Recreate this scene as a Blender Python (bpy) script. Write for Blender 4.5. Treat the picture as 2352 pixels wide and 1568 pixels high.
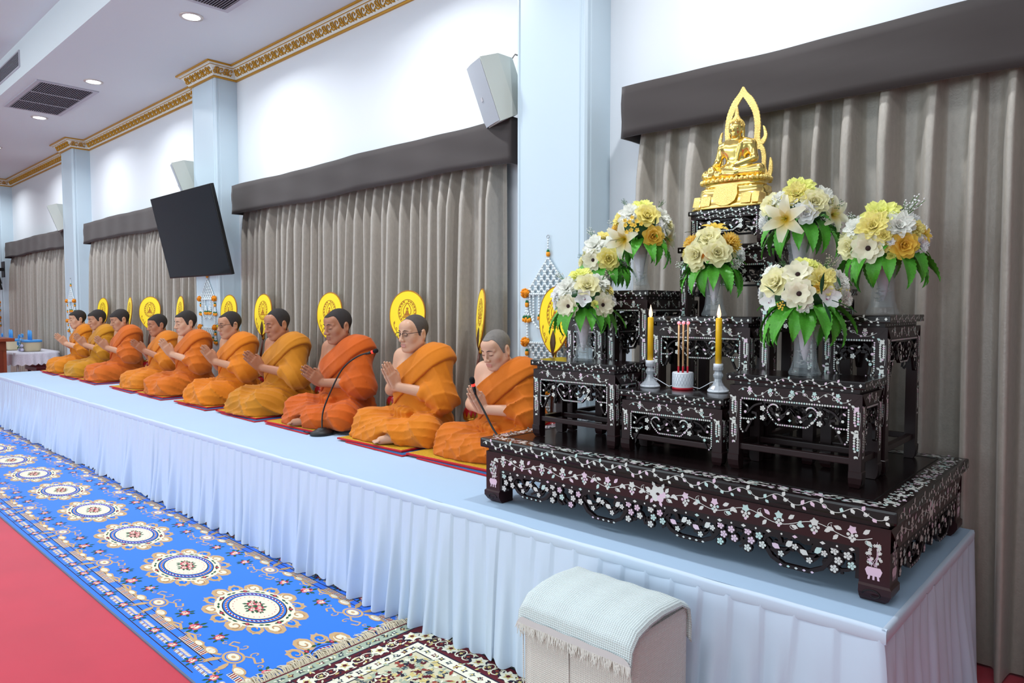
import bpy, bmesh, math, random
import numpy as np
from math import sin, cos, pi, sqrt, atan2, radians
from mathutils import Vector, Matrix

for o in list(bpy.data.objects):
    bpy.data.objects.remove(o)
scene = bpy.context.scene
COL = scene.collection

# ------------------------------------------------------------------ camera
FPX = 1620.0
YAW, PITCH, CAMZ = radians(46.977), radians(2.862), 1.5
cam_data = bpy.data.cameras.new('camera')
cam_data.sensor_width = 36.0
cam_data.lens = FPX / 2352.0 * 36.0
cam_data.clip_start = 0.05
cam = bpy.data.objects.new('camera', cam_data)
COL.objects.link(cam)
_F = Vector((-cos(YAW) * cos(PITCH), sin(YAW) * cos(PITCH), -sin(PITCH)))
_R = Vector((sin(YAW), cos(YAW), 0))
_U = _R.cross(_F)
cam.matrix_world = Matrix(((_R.x, _U.x, -_F.x, 0), (_R.y, _U.y, -_F.y, 0), (_R.z, _U.z, -_F.z, CAMZ), (0, 0, 0, 1)))
scene.camera = cam

# ------------------------------------------------------------------ light
scene.view_settings.view_transform = 'Standard'
scene.view_settings.look = 'None'
scene.view_settings.gamma = 1.0
scene.view_settings.use_curve_mapping = False
scene.view_settings.exposure = -0.15
scene.cycles.max_bounces = 7
scene.cycles.diffuse_bounces = 3
scene.cycles.glossy_bounces = 3
scene.cycles.transmission_bounces = 5
world = bpy.data.worlds.new('hall_ambient')  # even ambient fill standing in for light bounced around the hall
scene.world = world
world.use_nodes = True
world.node_tree.nodes['Background'].inputs[0].default_value = (0.78, 0.92, 1.0, 1)
world.node_tree.nodes['Background'].inputs[1].default_value = 0.34

def area_light(name, loc, target, sx, sy, power, color=(1, 1, 1)):
    l = bpy.data.lights.new(name, 'AREA')
    l.shape = 'RECTANGLE'; l.size = sx; l.size_y = sy; l.energy = power; l.color = color
    o = bpy.data.objects.new(name, l); COL.objects.link(o)
    o.location = loc
    o.rotation_euler = (Vector(target) - Vector(loc)).to_track_quat('-Z', 'Y').to_euler()
    return o
# added area fills for assumed, unmodelled windows opposite the stage, and an added fill light under the mid-room ceiling
area_light('assumed_window_fill', (-9.0, -5.5, 2.3), (-6.0, 3.0, 1.2), 7.0, 2.4, 290, (0.81, 0.93, 1.0))  # added area fill; its window is assumed from the fan shadows on the curtains
area_light('assumed_window_fill', (-1.5, -5.5, 2.3), (-2.0, 3.0, 1.2), 5.0, 2.4, 150, (0.81, 0.93, 1.0))  # second added area fill towards the altar end, its window only assumed
area_light('added_ceiling_fill', (-5.0, 0.2, 4.28), (-5.0, 0.2, 0.0), 12.0, 1.0, 165, (0.93, 0.98, 1.0))  # added overhead fill, not a fitting of the hall

# ------------------------------------------------------------------ helpers
def s2l(c):
    return tuple((x / 12.92 if x <= 0.04045 else ((x + 0.055) / 1.055) ** 2.4) for x in [v / 255.0 for v in c])

MATS = {}
def mat(name, rgb, rough=0.6, metal=0.0, spec=0.5, bump=None, var=None, sheen=0.0, trans=0.0, emit=None, coat=0.0, ior=1.45, sss=0.0):
    """rgb is sRGB 0-255. bump=(scale, strength, dist[, stretch xyz]); var=(scale, amount) brightness noise"""
    if name in MATS:
        return MATS[name]
    m = bpy.data.materials.new(name); m.use_nodes = True
    nt = m.node_tree; b = nt.nodes['Principled BSDF']
    col = s2l(rgb) + (1,)
    b.inputs['Base Color'].default_value = col
    b.inputs['Roughness'].default_value = rough
    b.inputs['Metallic'].default_value = metal
    b.inputs['Specular IOR Level'].default_value = spec
    b.inputs['IOR'].default_value = ior
    if sheen: b.inputs['Sheen Weight'].default_value = sheen
    if trans: b.inputs['Transmission Weight'].default_value = trans
    if coat: b.inputs['Coat Weight'].default_value = coat; b.inputs['Coat Roughness'].default_value = 0.08
    if sss:
        b.inputs['Subsurface Weight'].default_value = sss
        b.inputs['Subsurface Radius'].default_value = (0.012, 0.005, 0.003)
    if emit:
        b.inputs['Emission Color'].default_value = s2l(emit[0]) + (1,)
        b.inputs['Emission Strength'].default_value = emit[1]
    if bump or var:
        tc = nt.nodes.new('ShaderNodeTexCoord')
        def noise(scale, stretch=(1, 1, 1), detail=4):
            mp = nt.nodes.new('ShaderNodeMapping'); mp.inputs['Scale'].default_value = stretch
            nt.links.new(tc.outputs['Object'], mp.inputs[0])
            n = nt.nodes.new('ShaderNodeTexNoise'); n.inputs['Scale'].default_value = scale; n.inputs['Detail'].default_value = detail
            nt.links.new(mp.outputs[0], n.inputs['Vector'])
            return n
        if bump:
            n = noise(bump[0], bump[3] if len(bump) > 3 else (1, 1, 1))
            bn = nt.nodes.new('ShaderNodeBump'); bn.inputs['Strength'].default_value = bump[1]; bn.inputs['Distance'].default_value = bump[2]
            nt.links.new(n.outputs['Fac'], bn.inputs['Height']); nt.links.new(bn.outputs[0], b.inputs['Normal'])
        if var:
            n = noise(var[0], var[2] if len(var) > 2 else (1, 1, 1))
            mr = nt.nodes.new('ShaderNodeMapRange'); mr.inputs['From Min'].default_value = .3; mr.inputs['From Max'].default_value = .7
            mr.inputs['To Min'].default_value = 1 - var[1]; mr.inputs['To Max'].default_value = 1 + var[1]
            nt.links.new(n.outputs['Fac'], mr.inputs[0])
            mx = nt.nodes.new('ShaderNodeMix'); mx.data_type = 'RGBA'; mx.blend_type = 'MULTIPLY'; mx.inputs[0].default_value = 1
            mx.inputs[6].default_value = col
            nt.links.new(mr.outputs[0], mx.inputs[7]); nt.links.new(mx.outputs[2], b.inputs['Base Color'])
    MATS[name] = m
    return m

def link(o, parent=None):
    COL.objects.link(o)
    if parent is not None: o.parent = parent
    return o

def tag(o, label=None, cat=None, group=None, kind=None):
    if label: o['label'] = label
    if cat: o['category'] = cat
    if group: o['group'] = group
    if kind: o['kind'] = kind
    return o

def thing(name, label, cat, loc=(0, 0, 0), rotz=0.0, group=None, parent=None):
    o = bpy.data.objects.new(name, None); o.empty_display_size = 0.05
    link(o, parent); o.location = loc; o.rotation_euler = (0, 0, rotz)
    return tag(o, label, cat, group)

def new_mesh(name, verts, faces, mats, midx=None, smooth=False):
    me = bpy.data.meshes.new(name)
    me.from_pydata([tuple(v) for v in verts] if not isinstance(verts, np.ndarray) else verts.tolist(), [], faces if not isinstance(faces, np.ndarray) else faces.tolist())
    for m in (mats if isinstance(mats, (list, tuple)) else [mats]): me.materials.append(m)
    if midx is not None: me.polygons.foreach_set('material_index', np.asarray(midx, dtype=np.int32))
    if smooth: me.polygons.foreach_set('use_smooth', np.ones(len(me.polygons), dtype=bool))
    me.update()
    return me

class MB:
    """collects shapes that become ONE mesh object"""
    def __init__(self): self.v = []; self.f = []; self.m = []; self.s = []; self.cur = 0; self.sm = False
    def mat(self, i): self.cur = i; return self
    def face(self, idx, smooth=None):
        self.f.append(tuple(idx)); self.m.append(self.cur); self.s.append(self.sm if smooth is None else smooth)
    def add(self, pts, faces, smooth=None):
        b = len(self.v); self.v.extend(tuple(p) for p in pts)
        for f in faces: self.face([b + i for i in f], smooth)
        return b
    def box(self, x0, x1, y0, y1, z0, z1, bev=0.0, M=None):
        if bev <= 0:
            pts = [(x, y, z) for z in (z0, z1) for y in (y0, y1) for x in (x0, x1)]
            fs = [(0, 2, 3, 1), (4, 5, 7, 6), (0, 1, 5, 4), (2, 6, 7, 3), (0, 4, 6, 2), (1, 3, 7, 5)]
        else:
            bm = bmesh.new(); bmesh.ops.create_cube(bm, size=1)
            for v in bm.verts: v.co = Vector(((x0 + x1) / 2 + v.co.x * (x1 - x0), (y0 + y1) / 2 + v.co.y * (y1 - y0), (z0 + z1) / 2 + v.co.z * (z1 - z0)))
            bmesh.ops.bevel(bm, geom=list(bm.edges), offset=bev, segments=2, affect='EDGES', profile=0.7)
            bm.verts.index_update()
            pts = [v.co.copy() for v in bm.verts]; fs = [[v.index for v in f.verts] for f in bm.faces]; bm.free()
        if M is not None: pts = [M @ Vector(p) for p in pts]
        self.add(pts, fs); return self
    def tube(self, pts, r, n=8, cap=True, smooth=True, closed=False):
        pts = [Vector(p) for p in pts]; k = len(pts)
        rs = r if isinstance(r, (list, tuple)) else [r] * k
        b = len(self.v); up = None
        for i in range(k):
            if closed: t = pts[(i + 1) % k] - pts[i - 1]
            else: t = (pts[min(i + 1, k - 1)] - pts[max(i - 1, 0)])
            if t.length < 1e-9: t = Vector((0, 0, 1))
            t.normalize()
            if up is None:
                up = Vector((0, 0, 1)) if abs(t.z) < 0.9 else Vector((1, 0, 0))
            a = up - t * up.dot(t)
            if a.length < 1e-6: a = t.orthogonal()
            a.normalize(); c = t.cross(a); up = a
            for j in range(n):
                an = 2 * pi * j / n
                self.v.append(tuple(pts[i] + (a * cos(an) + c * sin(an)) * rs[i]))
        for i in range(k if closed else k - 1):
            for j in range(n):
                i2 = (i + 1) % k
                self.face((b + i * n + j, b + i * n + (j + 1) % n, b + i2 * n + (j + 1) % n, b + i2 * n + j), smooth)
        if cap and not closed:
            self.face([b + j for j in range(n)][::-1], False); self.face([b + (k - 1) * n + j for j in range(n)], False)
        return self
    def lathe(self, prof, n=24, c=(0, 0, 0), smooth=True, sy=1.0, power=None, cap=True):
        """prof: list of (r,z); sy squashes y; power: superellipse plan"""
        b = len(self.v)
        for r, z in prof:
            for j in range(n):
                a = 2 * pi * j / n; ca, sa = cos(a), sin(a)
                if power:
                    q = (abs(ca) ** power + abs(sa) ** power) ** (-1 / power); ca *= q; sa *= q
                self.v.append((c[0] + r * ca, c[1] + r * sa * sy, c[2] + z))
        for i in range(len(prof) - 1):
            for j in range(n):
                self.face((b + i * n + j, b + i * n + (j + 1) % n, b + (i + 1) * n + (j + 1) % n, b + (i + 1) * n + j), smooth)
        if cap:
            self.face([b + j for j in range(n)][::-1], False); self.face([b + (len(prof) - 1) * n + j for j in range(n)], False)
        return self
    def grid(self, fn, nu, nv, smooth=True, closed_u=False):
        b = len(self.v)
        for i in range(nu + (0 if closed_u else 1)):
            for j in range(nv + 1): self.v.append(tuple(fn(i / nu, j / nv)))
        w = nv + 1; cu = nu if closed_u else nu + 1
        for i in range(nu):
            for j in range(nv):
                i2 = (i + 1) % cu
                self.face((b + i * w + j, b + i2 * w + j, b + i2 * w + j + 1, b + i * w + j + 1), smooth)
        return self
    def ball(self, c, r, nu=8, nv=6, sc=(1, 1, 1)):
        prof = []
        b = len(self.v)
        for i in range(nv + 1):
            t = pi * i / nv
            for j in range(nu):
                a = 2 * pi * j / nu
                self.v.append((c[0] + r * sc[0] * sin(t) * cos(a), c[1] + r * sc[1] * sin(t) * sin(a), c[2] - r * sc[2] * cos(t)))
        for i in range(nv):
            for j in range(nu):
                self.face((b + i * nu + j, b + i * nu + (j + 1) % nu, b + (i + 1) * nu + (j + 1) % nu, b + (i + 1) * nu + j), True)
        return self
    def prism(self, poly, y0, y1, plane='xz', smooth=False):
        """2-D outline extruded along the third axis"""
        k = len(poly); b = len(self.v)
        for t in (y0, y1):
            for (p, q) in poly:
                self.v.append((p, t, q) if plane == 'xz' else ((p, q, t) if plane == 'xy' else (t, p, q)))
        self.face([b + i for i in range(k)], False); self.face([b + k + i for i in range(k)][::-1], False)
        for i in range(k): self.face((b + i, b + k + i, b + k + (i + 1) % k, b + (i + 1) % k), smooth)
        return self
    def mesh(self, name, mats):
        me = bpy.data.meshes.new(name); me.from_pydata(self.v, [], self.f)
        for m in (mats if isinstance(mats, (list, tuple)) else [mats]): me.materials.append(m)
        me.polygons.foreach_set('material_index', np.array(self.m, dtype=np.int32))
        me.polygons.foreach_set('use_smooth', np.array(self.s, dtype=bool)); me.update()
        return me
    def build(self, name, mats, parent=None, **kw):
        o = bpy.data.objects.new(name, self.mesh(name, mats)); link(o, parent)
        if kw: tag(o, **kw)
        return o

def obj(name, me, parent=None, loc=None, rot=None, sc=None, **kw):
    o = bpy.data.objects.new(name, me); link(o, parent)
    if loc is not None: o.location = loc
    if rot is not None: o.rotation_euler = rot
    if sc is not None: o.scale = (sc, sc, sc) if not isinstance(sc, (tuple, list)) else sc
    if kw: tag(o, **kw)
    return o

def fixnormals(me):
    bm = bmesh.new(); bm.from_mesh(me); bmesh.ops.recalc_face_normals(bm, faces=bm.faces); bm.to_mesh(me); bm.free(); return me

# photograph measurements: pixel -> point on a plane (only to find where things stand)
def _ray(u, v): return _F * FPX + _R * (u - 1176) - _U * (v - 784)
_C = Vector((0, 0, CAMZ))
def at_z(u, v, z): d = _ray(u, v); return _C + d * ((z - CAMZ) / d.z)
def at_y(u, v, y): d = _ray(u, v); return _C + d * (y / d.y)

class Decal:
    """flat inlay / print: polygons laid on a plane (origin, u, v); later layers lie a hair higher"""
    def __init__(self, O, U, V, lift=0.0004, step=0.0):
        self.O = Vector(O); self.U = Vector(U); self.V = Vector(V); self.N = self.U.cross(self.V).normalized()
        self.lift = lift; self.step = step; self.layer = 0; self.v = []; self.f = []; self.m = []; self.cur = 0
    def frame(self, O, U, V): self.O = Vector(O); self.U = Vector(U); self.V = Vector(V); self.N = self.U.cross(self.V).normalized(); return self
    def poly(self, pts, m=None):
        b = len(self.v); h = self.lift + self.layer * self.step + (len(self.f) % 80) * (4e-6 if self.step else 2e-6)
        for p in pts:
            q = self.O + self.U * p[0] + self.V * p[1] + self.N * h; self.v.append(tuple(q))
        self.f.append(tuple(range(b, b + len(pts)))); self.m.append(self.cur if m is None else m)
    def disc(self, x, y, r, n=8, m=None, ry=None, rot=0):
        ry = r if ry is None else ry
        self.poly([(x + r * cos(2 * pi * i / n) * cos(rot) - ry * sin(2 * pi * i / n) * sin(rot), y + r * cos(2 * pi * i / n) * sin(rot) + ry * sin(2 * pi * i / n) * cos(rot)) for i in range(n)], m)
    def leaf(self, x, y, a, L, w, m=None, bend=0.15):
        c, s = cos(a), sin(a)
        P = [(0, 0), (.25 * L, .42 * w), (.55 * L, .5 * w + bend * w), (L, bend * w * 1.5), (.6 * L, -.42 * w), (.25 * L, -.4 * w)]
        self.poly([(x + p * c - q * s, y + p * s + q * c) for p, q in P], m)
    def diamond(self, x, y, w, h, m=None): self.poly([(x - w, y), (x, y - h), (x + w, y), (x, y + h)], m)
    def stroke(self, pts, w, m=None):
        for i in range(len(pts) - 1):
            (x0, y0), (x1, y1) = pts[i], pts[i + 1]; L = sqrt((x1 - x0) ** 2 + (y1 - y0) ** 2)
            if L < 1e-7: continue
            nx, ny = -(y1 - y0) / L * w / 2, (x1 - x0) / L * w / 2
            self.poly([(x0 - nx, y0 - ny), (x1 - nx, y1 - ny), (x1 + nx, y1 + ny), (x0 + nx, y0 + ny)], m)
    def star(self, x, y, r, k=5, inner=.55, rot=0.3, m=None):
        self.poly([(x + (r if i % 2 == 0 else r * inner) * cos(rot + pi * i / k), y + (r if i % 2 == 0 else r * inner) * sin(rot + pi * i / k)) for i in range(2 * k)], m)
    def ring(self, x, y, rx, ry, w, n=40, m=None, a0=0, a1=2 * pi):
        pts = [(a0 + (a1 - a0) * i / n) for i in range(n + 1)]
        for i in range(n):
            a, b = pts[i], pts[i + 1]
            self.poly([(x + rx * cos(a), y + ry * sin(a)), (x + (rx + w) * cos(a), y + (ry + w) * sin(a)), (x + (rx + w) * cos(b), y + (ry + w) * sin(b)), (x + rx * cos(b), y + ry * sin(b))], m)
    def blossom(self, x, y, r, k=5, m=None, mc=None, rot=0):
        for i in range(k):
            a = rot + 2 * pi * i / k; self.disc(x + r * .62 * cos(a), y + r * .62 * sin(a), r * .36, 6, m)
        self.disc(x, y, r * .3, 6, m if mc is None else mc)
    def curl(self, x, y, a, r, turns=1.2, w=0.0015, m=None, sgn=1):
        pts = []; n = 10
        for i in range(n + 1):
            t = i / n; rr = r * (1 - .75 * t); an = a + sgn * turns * 2 * pi * t * .8
            pts.append((x + rr * (cos(an) - cos(a)) + r * .6 * t * cos(a), y + rr * (sin(an) - sin(a)) + r * .6 * t * sin(a)))
        self.stroke(pts, w, m)
    def build(self, name, mats, parent=None, **kw):
        return obj(name, new_mesh(name, self.v, self.f, mats, self.m), parent, **kw)
# ================================================================== the room
WALL_Y, PIL_Y, CEIL, SOFFIT_Y, HIGH = 3.5, 3.265, 3.95, 2.035, 4.34
PILLARS = [(1.70, 2.25), (-3.01, -2.47), (-7.73, -7.18), (-12.46, -11.91), (-17.18, -16.63)]
M_wall = mat('wall_paint', (228, 232, 238), 0.55, var=(0.8, .015))
M_pillar = mat('pillar_paint', (200, 217, 228), 0.38, var=(0.7, .02))
M_ceil = mat('ceiling_paint', (214, 221, 226), 0.7)
M_gold = mat('cornice_gold', (196, 142, 38), 0.4, 0.35)
M_cornice = mat('cornice_white', (226, 228, 220), 0.6)

m = MB().box(-19.0, 5.0, WALL_Y, WALL_Y + .15, 0, CEIL)
m.build('wall_back', M_wall, kind='structure', label='white wall above the curtained windows')
m = MB().box(-19.15, -19.0, -7.0, WALL_Y + .15, 0, HIGH)
m.build('wall_left', M_wall, kind='structure', label='white end wall at the far end of the hall')

def carpet_floor_mat():
    m = mat('red_carpet', (206, 36, 64), 0.95, sheen=.3, bump=(700, .5, .002), var=(3.0, .06))
    return m
MB().box(-19.0, 5.0, -.45, WALL_Y, -.05, 0).build('floor', carpet_floor_mat(), kind='structure', label='plain red carpet along the stage')
MB().box(-19.0, 5.0, -7.0, -.45, -.05, -.002).build('floor_hall', mat('pale_bounce_floor', (196, 196, 190), .4), kind='structure', label='unseen hall floor, made pale to cut the red bounce')  # out of view; neutral colour chosen to weaken red light bounced from the carpet

c = MB().box(-19.0, 5.0, SOFFIT_Y, WALL_Y + .15, CEIL, CEIL + .08)
c.build('ceiling', M_ceil, kind='structure', label='lower lilac white ceiling strip along the wall')
c = MB().box(-19.0, 5.0, SOFFIT_Y, SOFFIT_Y + .06, CEIL + .08, HIGH); c.box(-19.0, 5.0, -7.0, SOFFIT_Y + .06, HIGH, HIGH + .08)
c.build('ceiling_high', M_ceil, kind='structure', label='raised ceiling over the middle of the hall with its vertical step')

for i, (xl, xr) in enumerate(PILLARS):
    n = .022
    pl = [(xl, WALL_Y), (xl, PIL_Y + .05), (xl + .006, PIL_Y + .045), (xl + .006, PIL_Y + .03), (xl, PIL_Y + n), (xl, PIL_Y + .012), (xl + .012, PIL_Y),
          (xl + n, PIL_Y), (xl + .03, PIL_Y + .006), (xl + .045, PIL_Y + .006), (xl + .05, PIL_Y)]
    pr_ = [(xl + xr - x, y) for x, y in pl[::-1]]
    MB().prism(pl + pr_, 0, CEIL, 'xy').build('pillar_%d' % i if i else 'pillar', M_pillar, kind='structure', label='pale blue square pillar against the wall')

def cornice_path(d):
    p = [(5.0, WALL_Y - d)]
    for xl, xr in PILLARS: p += [(xr + d, WALL_Y - d), (xr + d, PIL_Y - d), (xl - d, PIL_Y - d), (xl - d, WALL_Y - d)]
    return p + [(-19.0, WALL_Y - d)]
def sweep(mb, prof):
    paths = [[(x, y, z) for x, y in cornice_path(d)] for d, z in prof]
    k = len(paths[0]); b = len(mb.v)
    for p in paths: mb.v.extend(p)
    for i in range(len(paths) - 1):
        for j in range(k - 1): mb.face((b + i * k + j, b + (i + 1) * k + j, b + (i + 1) * k + j + 1, b + i * k + j + 1))
Z0 = 3.82
body = MB(); sweep(body, [(.001, Z0 + .016), (.022, Z0 + .018), (.030, Z0 + .030), (.038, Z0 + .050), (.055, Z0 + .078), (.074, Z0 + .096), (.084, Z0 + .099), (.088, Z0 + .112), (.112, Z0 + .116), (.112, CEIL)])
tr = body.build('trim_1', M_cornice, kind='structure', label='white ceiling cornice with gilded leaf scrolls')
g = MB()
sweep(g, [(.0, Z0), (.018, Z0), (.022, Z0 + .008), (.018, Z0 + .017), (.001, Z0 + .017)])
sweep(g, [(.105, Z0 + .1145), (.120, Z0 + .1145), (.120, CEIL - .001)])
sweep(g, [(.077, Z0 + .0985), (.089, Z0 + .0985), (.089, Z0 + .1025)])
g.build('gilt_edge', M_gold, tr)
# gilded scroll leaves in the cove
def cove_pt(t): # t 0..1 up the cove -> (d,z)
    P = [(.032, Z0 + .032), (.040, Z0 + .050), (.057, Z0 + .078), (.074, Z0 + .095)]
    f = t * 3; i = min(int(f), 2); f -= i
    return (P[i][0] + (P[i + 1][0] - P[i][0]) * f, P[i][1] + (P[i + 1][1] - P[i][1]) * f)
orn = MB()
def ornament_run(a, b, ax):
    """a,b: coordinates along the run; ax: function(s, d)->(x,y)"""
    L = abs(b - a); n = max(1, round(L / .125)); st = (b - a) / n
    for i in range(n):
        s0 = a + st * i; sg = 1 if st > 0 else -1
        strokes = [
            ([(.08, .05), (.30, .18), (.42, .45), (.34, .75), (.14, .85), (.06, .66), (.16, .52)], .010),
            ([(.42, .05), (.55, .30), (.60, .62), (.50, .95)], .013),
            ([(.55, .30), (.74, .42), (.86, .70), (.78, .92)], .011),
            ([(.55, .18), (.78, .14), (.95, .34), (.90, .52)], .011),
            ([(.62, .62), (.70, .80), (.66, .98)], .009),
            ([(.30, .18), (.12, .26), (.02, .40)], .009)]
        for pts, w in strokes:
            P3 = []
            for (p, t) in pts:
                d, z = cove_pt(t); x, y = ax(s0 + st * p, d + .003); P3.append((x, y, z - .002))
            k = len(P3); orn.tube(P3, [w * (.55 if j in (0, k - 1) else 1) * .62 for j in range(k)], 5, True)
xs = [5.0]
for xl, xr in PILLARS: xs += [xr, xl]
xs.append(-19.0)
for i in range(0, len(xs), 2):
    a, b = xs[i], xs[i + 1]
    if a > 3: continue
    ornament_run(a - .06 if i else a, b + .06, lambda s, d: (s, WALL_Y - d))
for xl, xr in PILLARS[1:]:
    ornament_run(xr + .035, xl - .035, lambda s, d: (s, PIL_Y - d))
    ornament_run(WALL_Y - .07, PIL_Y - .035, lambda s, d: (xr + d, s))
orn.build('gilt_scrolls', M_gold, tr, kind='stuff')

# ---- downlights and grilles
M_lamp = mat('lamp_glow', (255, 255, 255), .4, emit=((225, 240, 255), 14.0))
M_lrim = mat('lamp_rim', (206, 196, 190), .35, .3)
rim = MB().lathe([(.070, -.004), (.092, -.006), (.095, 0), (.095, .004), (.070, .004)], 28, cap=False).mesh('rim', M_lrim)
glow = MB().lathe([(.001, -.001), (.072, -.002), (.072, .003)], 28, cap=False).mesh('glow', M_lamp)
DLX = [-1.45, -3.80, -6.15, -8.69, -10.84, -13.35, -15.9]
for i, x in enumerate(DLX):
    y = 2.61
    lab = {2: 'round recessed downlight above the nearest stretch of cornice', 3: 'round recessed downlight beside the large square grille', 4: 'round recessed downlight at the far corner of the large grille'}.get(i, ['round recessed downlight above the altar', 'round recessed downlight above the monk in glasses', '', '', '', 'small round recessed downlight past the large grille at the photo edge', 'farthest small round recessed downlight near the end wall'][i])
    t = thing('downlight', lab, 'downlight', (x, y, CEIL - .003), group='recessed downlights along the wall')
    obj('rim', rim, t); obj('glow', glow, t)
    l = bpy.data.lights.new('downlight_lamp', 'AREA'); l.shape = 'DISK'; l.size = .14; l.energy = 26; l.color = (.93, .97, 1.0); l.spread = radians(150)
    lo = bpy.data.objects.new('downlight_lamp', l); link(lo, t); lo.location = (0, 0, -.012)
M_grille = mat('grille_grey', (150, 150, 160), .5, .2); M_dark = mat('duct_dark', (84, 84, 94), .8)
def grille(label, x0, x1, y0, y1, z):
    t = thing('ceiling_grille', label, 'vent', ((x0 + x1) / 2, (y0 + y1) / 2, z), group='ceiling return grilles')
    a, b = (x1 - x0) / 2, (y1 - y0) / 2; w = .045
    MB().box(-a, a, -b, -b + w, -.012, 0).box(-a, a, b - w, b, -.012, 0).box(-a, -a + w, -b + w, b - w, -.012, 0).box(a - w, a, -b + w, b - w, -.012, 0).build('frame', mat('grille_frame', (186, 184, 194), .5, .1), t)
    MB().box(-a + w, a - w, -b + w, b - w, -.003, -.001).build('duct', M_dark, t)
    s = MB(); n = 24
    for i in range(n):
        y = -b + w + (2 * b - 2 * w) * (i + .5) / n
        M = Matrix.Translation((0, y, -.010)) @ Matrix.Rotation(.7, 4, 'X')
        s.box(-a + w, a - w, -.0085, .0085, -.002, .002, M=M)
    s.build('louvres', M_grille, t, kind='stuff')
    for k in (1, 2):
        x = -a + 2 * a * k / 3; MB().box(x - .008, x + .008, -b + w, b - w, -.017, -.010).build('crossbar', mat('grille_frame', ()), t)
grille('large grey louvred grille in the ceiling between two downlights', -10.53, -9.04, 2.165, 2.77, CEIL)
grille('grey louvred ceiling grille nearest the altar, cut by the photo edge', -5.83, -4.34, 2.165, 2.775, CEIL)
t = thing('supply_grille', 'grey slot grille in the vertical ceiling step', 'vent', (-9.8, SOFFIT_Y, 4.155))
MB().box(-.68, .68, -.012, .0, -.09, -.075).box(-.68, .68, -.012, 0, .075, .09).box(-.68, -.665, -.012, 0, -.075, .075).box(.665, .68, -.012, 0, -.075, .075).build('frame', mat('grille_frame', ()), t)
MB().box(-.665, .665, -.003, -.001, -.075, .075).build('duct', M_dark, t)
s = MB()
for i in range(9): s.box(-.665, .665, -.011, -.004, -.072 + i * .0172, -.068 + i * .0172)
s.build('louvres', M_grille, t, kind='stuff')

# ---- valances and curtains
M_val = mat('valance_cloth', (58, 51, 50), .75, sheen=.15, bump=(900, .25, .001, (1, 1, 1)), var=(1.5, .06))
def curtain_mat():
    if 'curtain_cloth' in MATS: return MATS['curtain_cloth']
    m = mat('curtain_cloth', (168, 160, 150), .40, 0.0, .9, sheen=.2, bump=(130, .45, .0025, (1, 1, .8)), var=(60, .07, (1, 1, .5)))
    return m
def valance(label, x0, x1, rng):
    """pelmet cloth over a box: front face, both returns, sagging lower hem"""
    random.seed(rng); z0, z1, yf = 2.415, 2.70, 3.30
    t = thing('valance', label, 'valance', ((x0 + x1) / 2, WALL_Y, z0), group='dark pelmets over the curtains')
    L = (x1 - x0); n = max(8, int(L / .06)); ph = [random.uniform(0, 6) for _ in range(4)]
    b = MB(); cx = (x0 + x1) / 2
    path = [(x0 - cx, -.002, -1), (x0 - cx + .004, -.10, -1), (x0 - cx, yf - WALL_Y, 0)]
    path += [(x0 - cx + L * (i + .5) / n, yf - WALL_Y - .006 * sin(1.1 * i * .7 + ph[0]) * .6, 0) for i in range(n)]
    path += [(x1 - cx, yf - WALL_Y, 0), (x1 - cx - .004, -.10, 1), (x1 - cx, -.002, 1)]
    def P(i, j):
        x, y, _ = path[i]; q = j / 6
        sag = .010 * sin(x * 2.3 + ph[1]) + .006 * sin(x * 5.1 + ph[2])
        z = (1 - q) * (0 + sag * .8) + q * (z1 - z0 + .006 * sin(x * 3.0 + ph[3]))
        return (x, y - .010 * (1 - q) * (1 if 2 < i < len(path) - 3 else 0) + .004 * sin(q * 9 + x * 7), z)
    k = len(path)
    o0 = len(b.v)
    for i in range(k):
        for j in range(7): b.v.append(P(i, j))
    for i in range(k):
        for j in range(7):
            x, y, z = P(i, j); xx = max(min(x, x1 - cx - .012), x0 - cx + .012); b.v.append((xx, y + .012 if y < -.02 else y, z))
    N = k * 7
    for i in range(k - 1):
        for j in range(6):
            b.face((o0 + i * 7 + j, o0 + (i + 1) * 7 + j, o0 + (i + 1) * 7 + j + 1, o0 + i * 7 + j + 1), True)
            b.face((o0 + N + i * 7 + j, o0 + N + i * 7 + j + 1, o0 + N + (i + 1) * 7 + j + 1, o0 + N + (i + 1) * 7 + j), True)
        b.face((o0 + i * 7, o0 + N + i * 7, o0 + N + (i + 1) * 7, o0 + (i + 1) * 7))
        b.face((o0 + i * 7 + 6, o0 + (i + 1) * 7 + 6, o0 + N + (i + 1) * 7 + 6, o0 + N + i * 7 + 6))
    b.build('cloth', M_val, t)
    MB().box(x0 - cx + .02, x1 - cx - .02, yf - WALL_Y + .02, -.002, z1 - z0 - .03, z1 - z0 - .012).build('pelmet_board', mat('pelmet_board', (60, 52, 50), .8), t)
def sstep(a, b, x):
    t = min(1, max(0, (x - a) / (b - a))); return t * t * (3 - 2 * t)
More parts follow.
